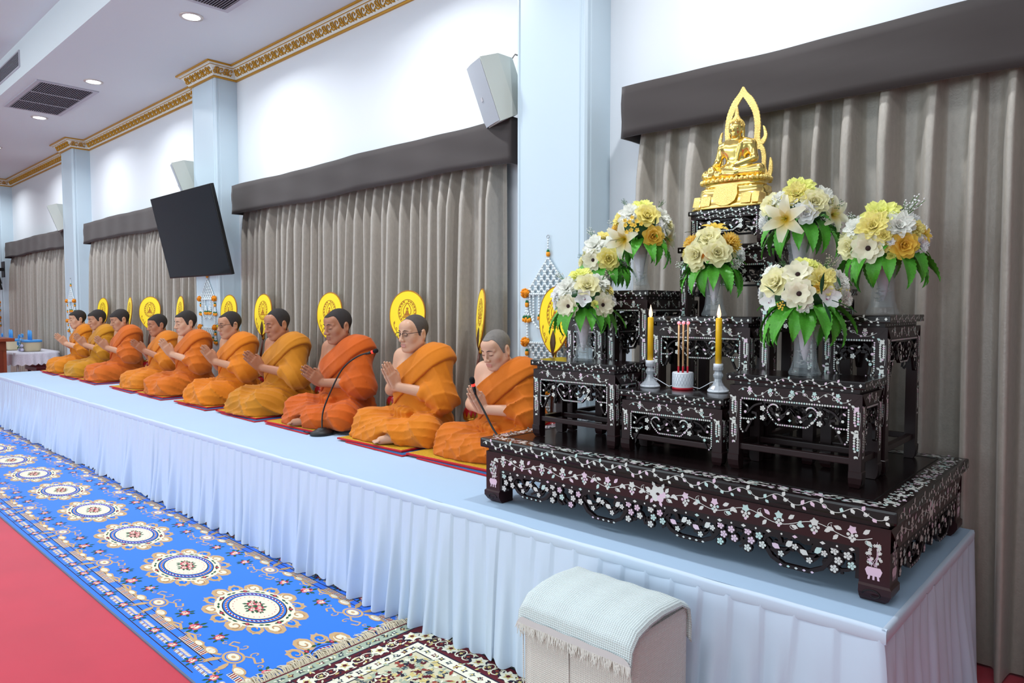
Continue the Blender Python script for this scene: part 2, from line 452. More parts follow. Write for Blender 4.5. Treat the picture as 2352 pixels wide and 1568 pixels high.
def curtain(label, x0, x1, seed, pitch=.118, z0=.012, amp=.062):
    random.seed(seed); xs = [x0]; 
    while xs[-1] < x1 - pitch * .6: xs.append(xs[-1] + pitch * random.uniform(.72, 1.3))
    xs[-1] = x1; k = len(xs) - 1; amps = [amp * random.uniform(.7, 1.2) for _ in range(k)]; ph = [random.uniform(0, 6.28) for _ in range(k)]
    lean = [random.uniform(-.03, .03) for _ in range(k + 1)]; lean[0] = lean[-1] = 0
    nz = 14; sub = 16; b = MB(); cx = (x0 + x1) / 2; yb = 3.405 - WALL_Y
    cols = []
    for i in range(k):
        for s in range(sub + (1 if i == k - 1 else 0)):
            f = s / sub; col = []
            for j in range(nz + 1):
                q = j / nz; z = z0 + (2.56 - z0) * q; low = 1 - q
                xa = xs[i] + lean[i] * low + .012 * low * sin(ph[i] + q * 4); xb = xs[i + 1] + lean[i + 1] * low + .012 * low * sin(ph[min(i + 1, k - 1)] + q * 4)
                w = sin(pi * f); shape = sstep(.02, .22, f) * (1 - sstep(.40, .72, f))   # rounded ridge, deep flat valley
                a = amps[i] * (.75 + .45 * low + .12 * sin(3 * q + ph[i])) * min(1, .35 + (1 - q) * 6)
                x = xa + (xb - xa) * (f + .10 * sin(2 * pi * f) * (.6 + .4 * sin(ph[i])))
                y = yb + .028 - min(a * 2, .142) * shape - .006 * sin(ph[i] + 5 * q) * w
                col.append((x - cx, y, z))
            cols.append(col)
    o0 = len(b.v)
    for c_ in cols: b.v.extend(c_)
    for i in range(len(cols) - 1):
        for j in range(nz):
            b.face((o0 + i * (nz + 1) + j, o0 + (i + 1) * (nz + 1) + j, o0 + (i + 1) * (nz + 1) + j + 1, o0 + i * (nz + 1) + j + 1), True)
    o = b.build('curtain', curtain_mat(), label=label, cat='curtain', group='taupe pleated curtains')
    o.location = (cx, WALL_Y, 0)
    return o
bays = [(-2.255, 1.62), (-6.93, -3.09), (-11.62, -7.80), (-16.35, -12.53)]
valance('dark brown pelmet above the curtain behind the altar', *bays[0], 1)
valance('dark brown pelmet spanning the bay behind the three monks closest to the altar', *bays[1], 2)
valance('dark brown pelmet partly hidden by the tilted television', *bays[2], 3)
valance('short looking dark brown pelmet in the farthest bay', *bays[3], 4)
curtain('wide taupe pleated curtain behind the black altar tables', -2.21, 1.6, 11, .15, amp=.078)
curtain('taupe pleated curtain between the television pillar and the big loudspeaker', -6.88, -3.25, 12)
curtain('taupe curtain panel below the television, at its near side', -9.72, -7.84, 13)
curtain('taupe curtain panel behind the yellow fans of the far monks', -11.57, -9.77, 14)
curtain('taupe curtain panel just beyond the farthest pillar garland', -14.46, -12.56, 15)
curtain('last taupe curtain panel behind the blue ribboned baskets', -16.3, -14.52, 16)
# ================================================================== stage, skirt
HP = 0.615; SX0, SX1, SY0, SY1 = -11.34, -0.55, 2.085, 3.262
stage = thing('stage', 'long low stage covered in pale blue cloth with a white pleated skirt', 'stage', ((SX0 + SX1) / 2, (SY0 + SY1) / 2, 0))
ox, oy = (SX0 + SX1) / 2, (SY0 + SY1) / 2
M_stop = mat('stage_cloth', (178, 206, 234), .7, sheen=.1, bump=(3.5, .10, .02, (1, 1.3, 1)), var=(1.2, .02))
M_skirt = mat('skirt_satin', (208, 224, 244), .42, 0, .45, sheen=.15, bump=(60, .12, .004, (1, 1, .25)))
b = MB()
def topfn(u, v):
    x = SX0 + (SX1 - SX0) * u; y = SY0 + (SY1 - SY0) * v
    seam = -.0025 * math.exp(-((((x - SX1) % 1.2) - .6) / .008) ** 2)
    return (x - ox, y - oy, HP - .0005 + seam)
b.grid(topfn, 330, 6)
b.build('top_cloth', M_stop, stage)
MB().box(SX0 - ox, SX1 - ox, SY0 - oy, SY1 - oy, HP - .045, HP - .006).build('deck_board', mat('deck_board', (150, 130, 105), .8), stage)
for lx in [SX0 + .1 + i * 1.2 for i in range(9)] + [SX1 - .1]:
    for ly in (SY0 + .12, SY1 - .08):
        MB().box(lx - ox - .02, lx - ox + .02, ly - oy - .02, ly - oy + .02, 0, HP - .045).build('leg', mat('steel_leg', (120, 120, 125), .4, .8), stage)
def band(name, p0, p1, nrm):
    """ribbon along the stage edge"""
    d = Vector(p1) - Vector(p0); n = int(d.length / .05); bb = MB()
    def fn(u, v):
        p = Vector(p0) + d * u; w = .0025 * sin(u * d.length * 9) + .0015 * sin(u * d.length * 23)
        prof = [(0.0, .0005), (.010, .0), (.013, -.010), (.0125, -.036), (.008, -.042)]
        k = v * 4; i = min(int(k), 3); f = k - i
        o = prof[i][0] + (prof[i + 1][0] - prof[i][0]) * f; z = prof[i][1] + (prof[i + 1][1] - prof[i][1]) * f
        return (p.x + nrm[0] * (o + w * .5) - ox, p.y + nrm[1] * (o + w * .5) - oy, HP + z + w * .6)
    bb.grid(fn, n, 4); bb.build(name, M_skirt, stage)
def skirt(p0, p1, nrm, seed, zb=.018, e0=0, e1=0):
    random.seed(seed); d = Vector((p1[0] - p0[0], p1[1] - p0[1], 0)); L = d.length; d.normalize()
    ps = [0.0]
    while ps[-1] < L - .06: ps.append(ps[-1] + random.uniform(.082, .118))
    ps[-1] = L; k = len(ps) - 1; sub, nz = 12, 12
    A = [random.uniform(.026, .052) for _ in range(k)]; ph = [random.uniform(0, 6.28) for _ in range(k)]; dr = [random.uniform(-.022, .022) for _ in range(k + 1)]
    hem = [random.uniform(-.010, .014) for _ in range(k + 1)]; fl = [random.uniform(.0, .05) for _ in range(k + 1)]
    bb = MB(); w = nz + 1; o0 = 0
    for i in range(k):
        for s in range(sub + (1 if i == k - 1 else 0)):
            f = s / sub
            for j in range(w):
                q = j / nz; low = q ** .8
                g = f + .09 * sin(2 * pi * f + ph[i]) * low
                xa = ps[i] + dr[i] * low; xb = ps[i + 1] + dr[i + 1] * low
                x = xa + (xb - xa) * g; x += low * (e1 * max(0, (x - L + .25) / .25) - e0 * max(0, (.25 - x) / .25))
                # knife pleat at the ribbon, rounder open fold at the hem
                kn = (f ** 3) * (1 - max(0, (f - .9) / .1) ** 2)
                rd = (sin(pi * f) ** 1.3) * (.75 + .25 * sin(ph[i] + 3 * q)) + .3 * sin(2 * pi * f + ph[i]) * low
                out = .006 + kn * .010 * (1 - low) + A[i] * low * rd + (fl[i] * (1 - f) + fl[i + 1] * f) * low * .6 + .012 * low
                z = HP - .030 - (HP - .030 - zb - hem[i] * (1 - f) - hem[i + 1] * f - .010 * sin(2 * pi * f)) * q
                bb.v.append((p0[0] + d.x * x + nrm[0] * out - ox, p0[1] + d.y * x + nrm[1] * out - oy, max(z, .012)))
    n = k * sub + 1
    for i in range(n - 1):
        for j in range(nz): bb.face((i * w + j, i * w + j + 1, (i + 1) * w + j + 1, (i + 1) * w + j), True)
    bb.build('skirt', M_skirt, stage)
skirt((SX0, SY0), (SX1 + .006, SY0), (0, -1), 3, e1=.055); skirt((SX1, SY0 - .006), (SX1, SY1), (1, 0), 4, e0=.055); skirt((SX0, SY1), (SX0, SY0), (-1, 0), 5)
band('ribbon', (SX0, SY0, 0), (SX1 + .0125, SY0, 0), (0, -1)); band('ribbon', (SX1, SY0 - .0125, 0), (SX1, SY1, 0), (1, 0)); band('ribbon', (SX0, SY1, 0), (SX0, SY0, 0), (-1, 0))

# ================================================================== carpets
PAL = [(14, 118, 250), (206, 168, 120), (238, 230, 204), (150, 26, 50), (232, 120, 130), (34, 88, 52), (58, 34, 34), (196, 150, 100), (238, 205, 176), (20, 60, 150)]
M_print = [mat('carpet_ink_%d' % i, c, .85) for i, c in enumerate(PAL)]
BLU, TAN, CRM, RED, PNK, GRN, BRN, OCH, PCH, NAV = range(10)
CX0, CX1, CY0, CY1 = -11.9, -2.2, 1.14, 2.13; CYC = (CY0 + CY1) / 2
runner = thing('blue_runner', 'blue carpet runner with cream rose medallions along the stage', 'carpet', ((CX0 + CX1) / 2, CYC, 0))
rx, ry = (CX0 + CX1) / 2, CYC
MB().box(CX0 - rx, CX1 - rx, CY0 - ry, CY1 - ry, .0005, .007).build('pile', mat('runner_pile', PAL[0], .9, sheen=.2), runner)
MB().box(CX0 - rx, CX1 - rx, CY0 - ry - .008, CY0 - ry, .0005, .0065).build('binding', mat('runner_binding', (110, 118, 140), .9), runner)
D = Decal((0, 0, .007), (1, 0, 0), (0, 1, 0), .0002, .0004)
random.seed(7)
def rose(x, y, r, sx=1.0):
    L0 = D.layer
    for k in range(7):
        a = k * .9 + random.random() * .4; D.leaf(x + r * .5 * cos(a) * sx, y + r * .5 * sin(a), a, r * .85, r * .42, GRN)
    D.layer = L0 + 1
    for k in range(5):
        a = k * 1.257 + random.random(); D.disc(x + r * .36 * cos(a) * sx, y + r * .36 * sin(a), r * .36, 7, RED if k % 2 else PNK)
    D.layer = L0 + 2
    for k in range(4):
        a = k * 1.6 + random.random(); D.disc(x + r * .22 * cos(a) * sx, y + r * .22 * sin(a), r * .24, 7, (CRM, PCH, PNK, CRM)[k])
    D.layer = L0 + 3
    D.disc(x, y, r * .14, 6, RED); D.leaf(x - r * .3, y - r * .1, .4, r * .4, r * .16, CRM)
    D.layer = L0
def scroll(x, y, a, r, w, sg=1, c=TAN, lay=None):
    pts = []
    for i in range(11):
        t = i / 10; rr = r * (1 - .72 * t); an = a + sg * t * 5.0
        pts.append((x + rr * cos(an), y + rr * sin(an)))
    D.stroke(pts, w, c)
NMED = 12; PITCH_M = .815
for m_ in range(-1, NMED):
    cx = -3.276 - m_ * PITCH_M - rx
    if cx + .4 > CX1 - rx + .25: cx = cx
    full = cx + .36 < CX1 - rx
    D.frame((cx, 0, .007), (1.72, 0, 0), (0, 1, 0)); D.layer = 0
    if full or m_ == -1:
        for k in range(14):
            a = 2 * pi * k / 14 + .2; big = 1 if k % 2 else .8
            D.layer = 0; D.disc(.172 * cos(a), .172 * sin(a), .036 * big + .006, 9, TAN)
            D.leaf(.185 * cos(a), .185 * sin(a), a + .5, .030, .018, TAN); D.leaf(.185 * cos(a), .185 * sin(a), a - .5, .030, .018, TAN)
            D.layer = 1; D.disc(.170 * cos(a), .170 * sin(a), .026 * big, 8, CRM if k % 2 else BLU)
            D.layer = 3; scroll(.172 * cos(a), .172 * sin(a), a, .024, .006, 1 if k % 2 else -1, OCH if k % 2 else TAN)
        D.layer = 2; D.disc(0, 0, .160, 32, CRM)
        for k in range(14):
            a = 2 * pi * k / 14; D.layer = 3
            D.leaf(.142 * cos(a), .142 * sin(a), a + 1.5, .026, .010, GRN); D.leaf(.142 * cos(a), .142 * sin(a), a - 1.7, .022, .009, GRN)
            if k % 2 == 0: D.layer = 4; D.disc(.143 * cos(a), .143 * sin(a), .010, 6, RED); D.layer = 5; D.disc(.143 * cos(a), .145 * sin(a), .004, 5, PNK)
        D.layer = 4; D.disc(0, 0, .129, 40, BRN); D.layer = 5; D.disc(0, 0, .1245, 40, BLU); D.layer = 6; D.disc(0, 0, .118, 40, CRM)
        for k in range(44):
            a = 2 * pi * k / 44
            D.layer = 7; D.poly([(.109 * cos(a), .109 * sin(a)), (.118 * cos(a + .05), .118 * sin(a + .05)), (.118 * cos(a + .13), .118 * sin(a + .13)), (.109 * cos(a + .08), .109 * sin(a + .08))], RED)
        D.layer = 8; D.disc(0, 0, .1095, 40, BLU); D.layer = 9; D.disc(0, 0, .103, 40, BRN); D.layer = 10; D.disc(0, 0, .099, 40, CRM)
        for k in range(26):
            a = 2 * pi * k / 26; D.layer = 11; D.disc(.085 * cos(a), .085 * sin(a), .003, 5, PNK)
        D.frame((cx, 0, .007), (1.45, 0, 0), (0, 1, 0)); D.layer = 11
        for (a, b_, r) in [(-.026, .004, .030), (.022, .012, .026), (.016, -.020, .027), (-.008, .028, .022), (-.04, .02, .017), (.046, -.004, .018)]: rose(a, b_, r)
    # side borders
    for sg in (-1, 1):
        D.frame((cx, 0, .007), (1, 0, 0), (0, sg, 0)); D.layer = 0
        flip = sg
        def N(): pass
        # facing: N must stay upward
        if D.N.z < 0: D.N = -D.N
        h = PITCH_M / 2
        # scroll cartouche half way between medallions
        for s2 in (-1, 1):
            x0 = s2 * h
            if s2 == -1: continue
            D.layer = 0
            D.disc(x0, .300, .066, 20, TAN, .042); D.layer = 1; D.disc(x0, .300, .052, 20, BLU, .031); D.layer = 2; D.disc(x0, .300, .044, 18, TAN, .026); D.layer = 3; D.disc(x0, .300, .036, 16, CRM, .020); D.layer = 4; D.disc(x0, .300, .014, 10, TAN, .008)
            for q in (-1, 1):
                D.layer = 1
                D.stroke([(x0 + q * .03, .265), (x0 + q * .07, .245), (x0 + q * .12, .262), (x0 + q * .135, .235), (x0 + q * .10, .222)], .009, TAN)
                scroll(x0 + q * .05, .225, 1.5, .022, .007, q); scroll(x0 + q * .155, .262, 0, .016, .006, -q)
                D.stroke([(x0 + q * .06, .325), (x0 + q * .12, .352), (x0 + q * .19, .345), (x0 + q * .27, .352), (x0 + q * .36, .345)], .014, TAN)
                D.layer = 2
                D.disc(x0 + q * .13, .338, .046, 12, TAN, .022); D.layer = 3; D.disc(x0 + q * .13, .340, .036, 12, CRM, .015); D.layer = 4; scroll(x0 + q * .13, .340, 0, .02, .004, q, PCH)
                D.layer = 2; D.disc(x0 + q * .235, .345, .040, 12, TAN, .017); D.layer = 3; D.disc(x0 + q * .235, .347, .030, 12, CRM, .011)
                D.layer = 2; D.leaf(x0 + q * .03, .335, pi / 2 - q * .5, .075, .03, TAN); D.leaf(x0 + q * .06, .36, pi / 2 + q * .3, .05, .02, TAN)
                D.layer = 3; scroll(x0 + q * .075, .405, 1, .018, .006, q)
        D.layer = 1
        rose(0, .290, .044, 1.4); rose(.185, .262, .036, 1.3); rose(-.185, .262, .036, 1.3)
        for q in (-1, 1):
            D.layer = 1; D.stroke([(q * .02, .345), (q * .08, .325), (q * .14, .345), (q * .19, .33)], .012, TAN); scroll(q * .10, .318, 2, .018, .006, q)
        # striped band
        D.layer = 0
        D.stroke([(-h, .390), (h, .390)], .005, BRN); D.stroke([(-h, .354), (h, .354)], .004, BRN)
        for q0, q1 in ((-.29, -.05), (.05, .29)):
            D.layer = 1; D.poly([(q0, .357), (q1, .357), (q1, .387), (q0, .387)], CRM); D.layer = 2
            k = 15
            for i in range(k):
                xx = q0 + (q1 - q0) * i / k; D.poly([(xx, .359), (xx + .008, .359), (xx + .014, .385), (xx + .006, .385)], RED if i % 3 else NAV)
        # rose and rope border
        for i in range(4):
            xx = -h + PITCH_M * (i + .5) / 4; D.layer = 1; rose(xx, .433, .032, 1.25)
            for j in range(9):
                x2 = xx + .05 + j * .0125; D.layer = 1
                D.leaf(x2, .433, .9, .026, .009, CRM if j % 3 else OCH); D.leaf(x2, .433, -.9, .026, .009, PCH if j % 2 else CRM)
        D.layer = 0; D.stroke([(-h, .472), (h, .472)], .0045, BRN)
# keep only the part of the print that lies on the runner
keepf, keepm = [], []
for f_, mm in zip(D.f, D.m):
    if all(CX0 - rx + .002 < D.v[i][0] < CX1 - rx - .002 and abs(D.v[i][1]) < .493 for i in f_): keepf.append(f_); keepm.append(mm)
D.f, D.m = keepf, keepm
D.build('woven_pattern', M_print, runner, kind='stuff')

# ---- Persian rug at the near end
RX0, RX1, RY0, RY1 = -2.575, -0.70, .55, 2.135
rug = thing('persian_rug', 'cream and maroon Persian rug with fringed end beside the stool', 'rug', ((RX0 + RX1) / 2, (RY0 + RY1) / 2, .007))
gx, gy = (RX0 + RX1) / 2, (RY0 + RY1) / 2; hx, hy = (RX1 - RX0) / 2, (RY1 - RY0) / 2
MB().box(-hx, hx, -hy, hy, .001, .009).build('pile', mat('rug_pile', (214, 208, 176), .95), rug)
RP = [(222, 220, 190), (32, 30, 52), (92, 20, 34), (168, 182, 160), (214, 196, 128), (150, 60, 50), (70, 84, 92), (238, 236, 214)]
M_rug = [mat('rug_wool_%d' % i, c, .95) for i, c in enumerate(RP)]
E_ = Decal((0, 0, .009), (1, 0, 0), (0, 1, 0), .0002, .0004); random.seed(21)
def frame_band(d0, d1, c, lay):
    E_.layer = lay
    for (a0, a1, b0, b1) in ((-hx + d0, hx - d0, hy - d1, hy - d0), (-hx + d0, hx - d0, -hy + d0, -hy + d1), (-hx + d0, -hx + d1, -hy + d1, hy - d1), (hx - d1, hx - d0, -hy + d1, hy - d1)):
        E_.poly([(a0, b0), (a1, b0), (a1, b1), (a0, b1)], c)
frame_band(0, .012, 2, 0); frame_band(.012, .068, 3, 0); frame_band(.068, .076, 1, 0); frame_band(.076, .182, 2, 0); frame_band(.182, .190, 1, 0); frame_band(.190, .245, 7, 0); frame_band(.245, .251, 1, 0)
def along(d, step, fn):
    for (p0, p1) in (((-hx + d, hy - d), (hx - d, hy - d)), ((-hx + d, -hy + d), (-hx + d, hy - d)), ((hx - d, -hy + d), (hx - d, hy - d))):
        L = sqrt((p1[0] - p0[0]) ** 2 + (p1[1] - p0[1]) ** 2); n = int(L / step); a = atan2(p1[1] - p0[1], p1[0] - p0[0])
        for i in range(n):
            t = (i + .5) / n; fn(p0[0] + (p1[0] - p0[0]) * t, p0[1] + (p1[1] - p0[1]) * t, a, i)
def small_motif(x, y, a, i):
    E_.layer = 1
    E_.star(x, y, .017, 4, .5, a + random.random(), (1, 6, 2)[i % 3]); E_.layer = 2; E_.disc(x, y, .006, 5, (7, 4)[i % 2])
    for k in range(3): E_.leaf(x + random.uniform(-.02, .02), y + random.uniform(-.02, .02), random.random() * 6, .02, .008, random.choice((0, 4, 6, 7, 1)))
along(.040, .046, small_motif); along(.217, .046, small_motif)
def big_motif(x, y, a, i):
    E_.layer = 1
    if i % 2 == 0:
        E_.disc(x, y, .048, 12, 1, .036, a); E_.layer = 2; E_.star(x, y, .044, 6, .65, a, 7); E_.layer = 3; E_.star(x, y, .024, 5, .5, a + .4, 4); E_.layer = 4; E_.disc(x, y, .010, 6, 2)
    else:
        for q in (-1, 1):
            E_.ring(x + q * .022 * cos(a), y + q * .022 * sin(a), .020, .026, .006, 12, 7); E_.layer = 2; E_.disc(x + q * .022 * cos(a), y + q * .022 * sin(a), .014, 8, 1); E_.layer = 3; E_.star(x + q * .022 * cos(a), y + q * .022 * sin(a), .012, 5, .5, 0, (4, 5)[q > 0]); E_.layer = 1
    for k in range(16):
        E_.layer = 1; E_.leaf(x + random.uniform(-.05, .05), y + random.uniform(-.045, .045), random.random() * 6, .024, .009, random.choice((1, 1, 3, 4, 7, 0)))
along(.129, .085, big_motif)
for i in range(4200):      # the flowered field
    x = random.uniform(-hx + .26, hx - .26); y = random.uniform(-hy + .26, hy - .26)
    E_.layer = 1 + i % 3; c_ = random.choice((3, 3, 4, 4, 7, 1, 2, 5, 6, 0))
    if i % 4: E_.leaf(x, y, random.random() * 6.28, random.uniform(.018, .04), random.uniform(.008, .016), c_)
    else: E_.star(x, y, random.uniform(.012, .022), 5, .5, random.random() * 6, c_)
for i in range(9):
    for j in range(6):
        x = -hx + .34 + i * .15 + (j % 2) * .07; y = -hy + .34 + j * .19
        if x > hx - .3 or y > hy - .3: continue
        E_.layer = 4; E_.disc(x, y, .046, 12, 7, .034); E_.layer = 5; E_.star(x, y, .042, 7, .6, i, 2); E_.layer = 6; E_.star(x, y, .026, 6, .55, j, 4); E_.layer = 7; E_.disc(x, y, .010, 6, 1)
E_.build('woven_pattern', M_rug, rug, kind='stuff')
fr = MB(); random.seed(5)
for i in range(340):
    y = -hy + 2 * hy * (i + random.random() * .8) / 340; k = random.uniform(.05, .085); dy = random.uniform(-.03, .03)
    fr.tube([(-hx + .004, y, .006), (-hx - k * .3, y + dy * .2, .012 + random.uniform(0, .008)), (-hx - k * .7, y + dy * .7, .008 + random.uniform(0, .01)), (-hx - k, y + dy, .004 + random.uniform(0, .004))], [.003, .0034, .003, .0012], 4, False)
fr.build('fringe', mat('fringe_cotton', (214, 202, 176), .95), rug, kind='stuff')

# ---- covered stool and towel
def waffle(name, rgb, sc, side=False):
    m = mat(name, rgb, .9, sheen=.15); nt = m.node_tree; b_ = nt.nodes['Principled BSDF']
    tc = nt.nodes.new('ShaderNodeTexCoord'); sp = nt.nodes.new('ShaderNodeSeparateXYZ'); nt.links.new(tc.outputs['Object'], sp.inputs[0])
    def M_(op, a, bv=None):
        n = nt.nodes.new('ShaderNodeMath'); n.operation = op
        for i, q in enumerate((a, bv)):
            if q is None: continue
            if isinstance(q, (int, float)): n.inputs[i].default_value = q
            else: nt.links.new(q, n.inputs[i])
        return n.outputs[0]
    if side: c1, c2 = M_('ADD', sp.outputs[0], sp.outputs[1]), sp.outputs[2]
    else: c1, c2 = sp.outputs[0], M_('ADD', sp.outputs[1], sp.outputs[2])
    f1 = M_('ABSOLUTE', M_('SINE', M_('MULTIPLY', c1, sc))); f2 = M_('ABSOLUTE', M_('SINE', M_('MULTIPLY', c2, sc)))
    h = M_('SUBTRACT', 1.0, M_('MULTIPLY', f1, f2))
    bn = nt.nodes.new('ShaderNodeBump'); bn.inputs['Strength'].default_value = .8; bn.inputs['Distance'].default_value = .003
    nt.links.new(h, bn.inputs['Height']); nt.links.new(bn.outputs[0], b_.inputs['Normal'])
    return m
M_waf = waffle('waffle_cotton', (236, 228, 222), 480.0, True); M_waf2 = waffle('waffle_towel', (228, 240, 240), 420.0)
M_hem = mat('towel_hem', (214, 208, 208), .9)
QX0, QX1, QY0, QY1, QZ = -1.515, -1.09, 1.675, 1.995, .578
stool = thing('covered_stool', 'boxy stool under a cream waffle weave cover in front of the stage', 'stool', ((QX0 + QX1) / 2, (QY0 + QY1) / 2, .018))
a, b2 = (QX1 - QX0) / 2, (QY1 - QY0) / 2
MB().box(-a, a, -b2, b2, .0, QZ - .044, .035).build('cover', M_waf, stool)
for x in (-a + .004, -.02, a - .004): MB().tube([(x, -b2 - .001, .02), (x + .002, -b2 - .002, .25), (x - .001, -b2 - .002, QZ - .07)], .0022, 5).build('seam', M_waf, stool)
tw = thing('towel', 'pale waffle towel with fringed front edge draped over the stool', 'towel', ((QX0 + QX1) / 2, (QY0 + QY1) / 2, QZ))
def towel_path(v, wob):
    P = [(b2 + .006, -.13), (b2 + .007, -.07), (b2 - .004, -.020), (b2 - .05, .004), (0, .010), (-b2 + .09, .004), (-b2 + .025, -.012), (-b2 - .010, -.046), (-b2 - .016, -.080), (-b2 - .018, -.100)]
    k = v * 9; i = min(int(k), 8); f = k - i
    y = P[i][0] + (P[i + 1][0] - P[i][0]) * f; z = P[i][1] + (P[i + 1][1] - P[i][1]) * f
    return y, z
t_ = MB()
def fn(u, v):
    x = -a - .006 + (2 * a + .012) * u; y, z = towel_path(v, 0); rr = max(0, abs(u - .5) - .44) / .06
    return (x, y, z - .020 * rr * rr + .0015 * sin(u * 25))
t_.grid(fn, 40, 36)
md_ = t_.build('cloth', M_waf2, tw).modifiers.new('thickness', 'SOLIDIFY'); md_.thickness = .004; md_.offset = 0
t2 = MB()
def hem(u, v): x = -a - .007 + (2 * a + .014) * u; return (x, -b2 - .0215 - .001 * v, -.080 - .022 * v - .022 * (max(0, abs(u - .5) - .44) / .06) ** 2 + .0015 * sin(u * 25))
t2.grid(hem, 40, 2); t2.build('hem', M_hem, tw)
f2 = MB(); random.seed(9)
for i in range(190):
    u = (i + random.random() * .7) / 190; x = -a - .005 + (2 * a + .01) * u; k = random.uniform(.028, .05) * (1 if i % 9 else .6); dx = random.uniform(-.012, .012) + .008 * sin(i * .35)
    f2.tube([(x, -b2 - .021, -.100), (x + dx * .4, -b2 - .022, -.100 - k * .5), (x + dx, -b2 - .019 - random.random() * .006, -.100 - k)], [.0018, .0018, .0009], 4, False)
f2.build('fringe', mat('towel_fringe', (236, 232, 226), .95), tw, kind='stuff')
# ================================================================== wall fixtures
# ---- loudspeakers beside the pillars
M_spk = mat('speaker_shell', (214, 218, 210), .5); M_spkg = mat('speaker_grille', (176, 182, 190), .6, bump=(1400, .4, .001))
def speaker(label, x):
    t = thing('loudspeaker', label, 'speaker', (x, 3.30, 2.882), group='wall loudspeakers beside pillars'); 
    R = Matrix.Rotation(radians(-24), 4, 'Z') @ Matrix.Rotation(radians(20), 4, 'X')
    # local: front is -y
    w, h, d = .125, .20, .24
    fr = [(-w, -.11, -h), (w, -.11, -h), (w, -.11, h), (-w, -.11, h)]
    bk = [(-w * .55, .13, -h * .62), (w * .55, .13, -h * .62), (w * .55, .13, h * .78), (-w * .55, .13, h * .78)]
    md = [(-w * .92, .02, -h * .95), (w * .92, .02, -h * .95), (w * .92, .02, h * .98), (-w * .92, .02, h * .98)]
    b = MB(); P = [R @ Vector(p) for p in fr + md + bk]
    fs = [(8, 11, 10, 9)]
    for a in (0, 4):
        for i in range(4): fs.append((a + i, a + 4 + i, a + 4 + (i + 1) % 4, a + (i + 1) % 4))
    fs.append((0, 1, 2, 3)); b.add(P, fs); b.build('cabinet', M_spk, t)
    g = MB(); n = 8
    def gf(u, v):
        return R @ Vector((-w * .96 + 2 * w * .96 * u, -.112 - .016 * sin(pi * u), -h * .97 + 2 * h * .97 * v))
    g.grid(gf, n, 2); gr = g.build('grille', M_spkg, t)
    q = R @ Vector((0, -.129, -.03)); MB().box(-.012, .012, -.002, .002, -.012, .012, M=Matrix.Translation(q) @ R).build('badge', mat('badge_grey', (196, 196, 200), .4), gr)
    p0 = R @ Vector((.0, .13, .03)); MB().tube([p0, (p0.x + .05, .19, p0.z + .02)], .022, 8).build('bracket', mat('bracket_grey', (150, 152, 156), .5, .4), t)
    p1 = R @ Vector((.03, .12, .14)); MB().tube([p1, (p1.x + .03, p1.y + .02, p1.z + .05), (p1.x + .08, .19, p1.z + .03)], .005, 6).build('cable', mat('cable_grey', (140, 130, 126), .6), t)
speaker('large white wedge loudspeaker by the pillar next to the altar', -3.20)
speaker('white loudspeaker half hidden behind the tilted television', -7.92)
speaker('small white loudspeaker beside the farthest garlanded pillar', -12.65)

# ---- televisions
M_bez = mat('tv_bezel', (18, 18, 20), .35); M_scr = mat('tv_screen', (10, 14, 24), .06, 0, 1.0)
def television(label, x, y0=3.0):
    t = thing('television', label, 'television', (x, PIL_Y, 2.2), group='pillar televisions')
    R = Matrix.Translation((0, y0 - PIL_Y, .015)) @ Matrix.Rotation(radians(12.5), 4, 'X')
    w, h = .725, .425
    MB().box(-w, w, -.012, .02, -h, h, .006, M=R).build('housing', M_bez, t)
    MB().box(-w * .9, w * .9, .02, .05, -h * .75, h * .55, .01, M=R).build('back_shell', M_bez, t)
    MB().box(-w + .012, w - .012, -.0135, -.0115, -h + .016, h - .012, M=R).build('screen', M_scr, t)
    MB().box(-.06, .06, .05, .062, -.2, .2, M=R).box(-.03, .03, y0 - PIL_Y + .05, -.002, -.03, .03).box(-.12, .12, PIL_Y - y0 - .012, PIL_Y - y0 - .001, -.15, .15, M=Matrix.Translation((0, y0 - PIL_Y, 0))).build('bracket', M_bez, t)
television('large black television tilted forward on the pillar above the monks', -7.20, 2.99)
television('black television at the far end, mostly cut off by the photo edge', -16.35, 2.99)

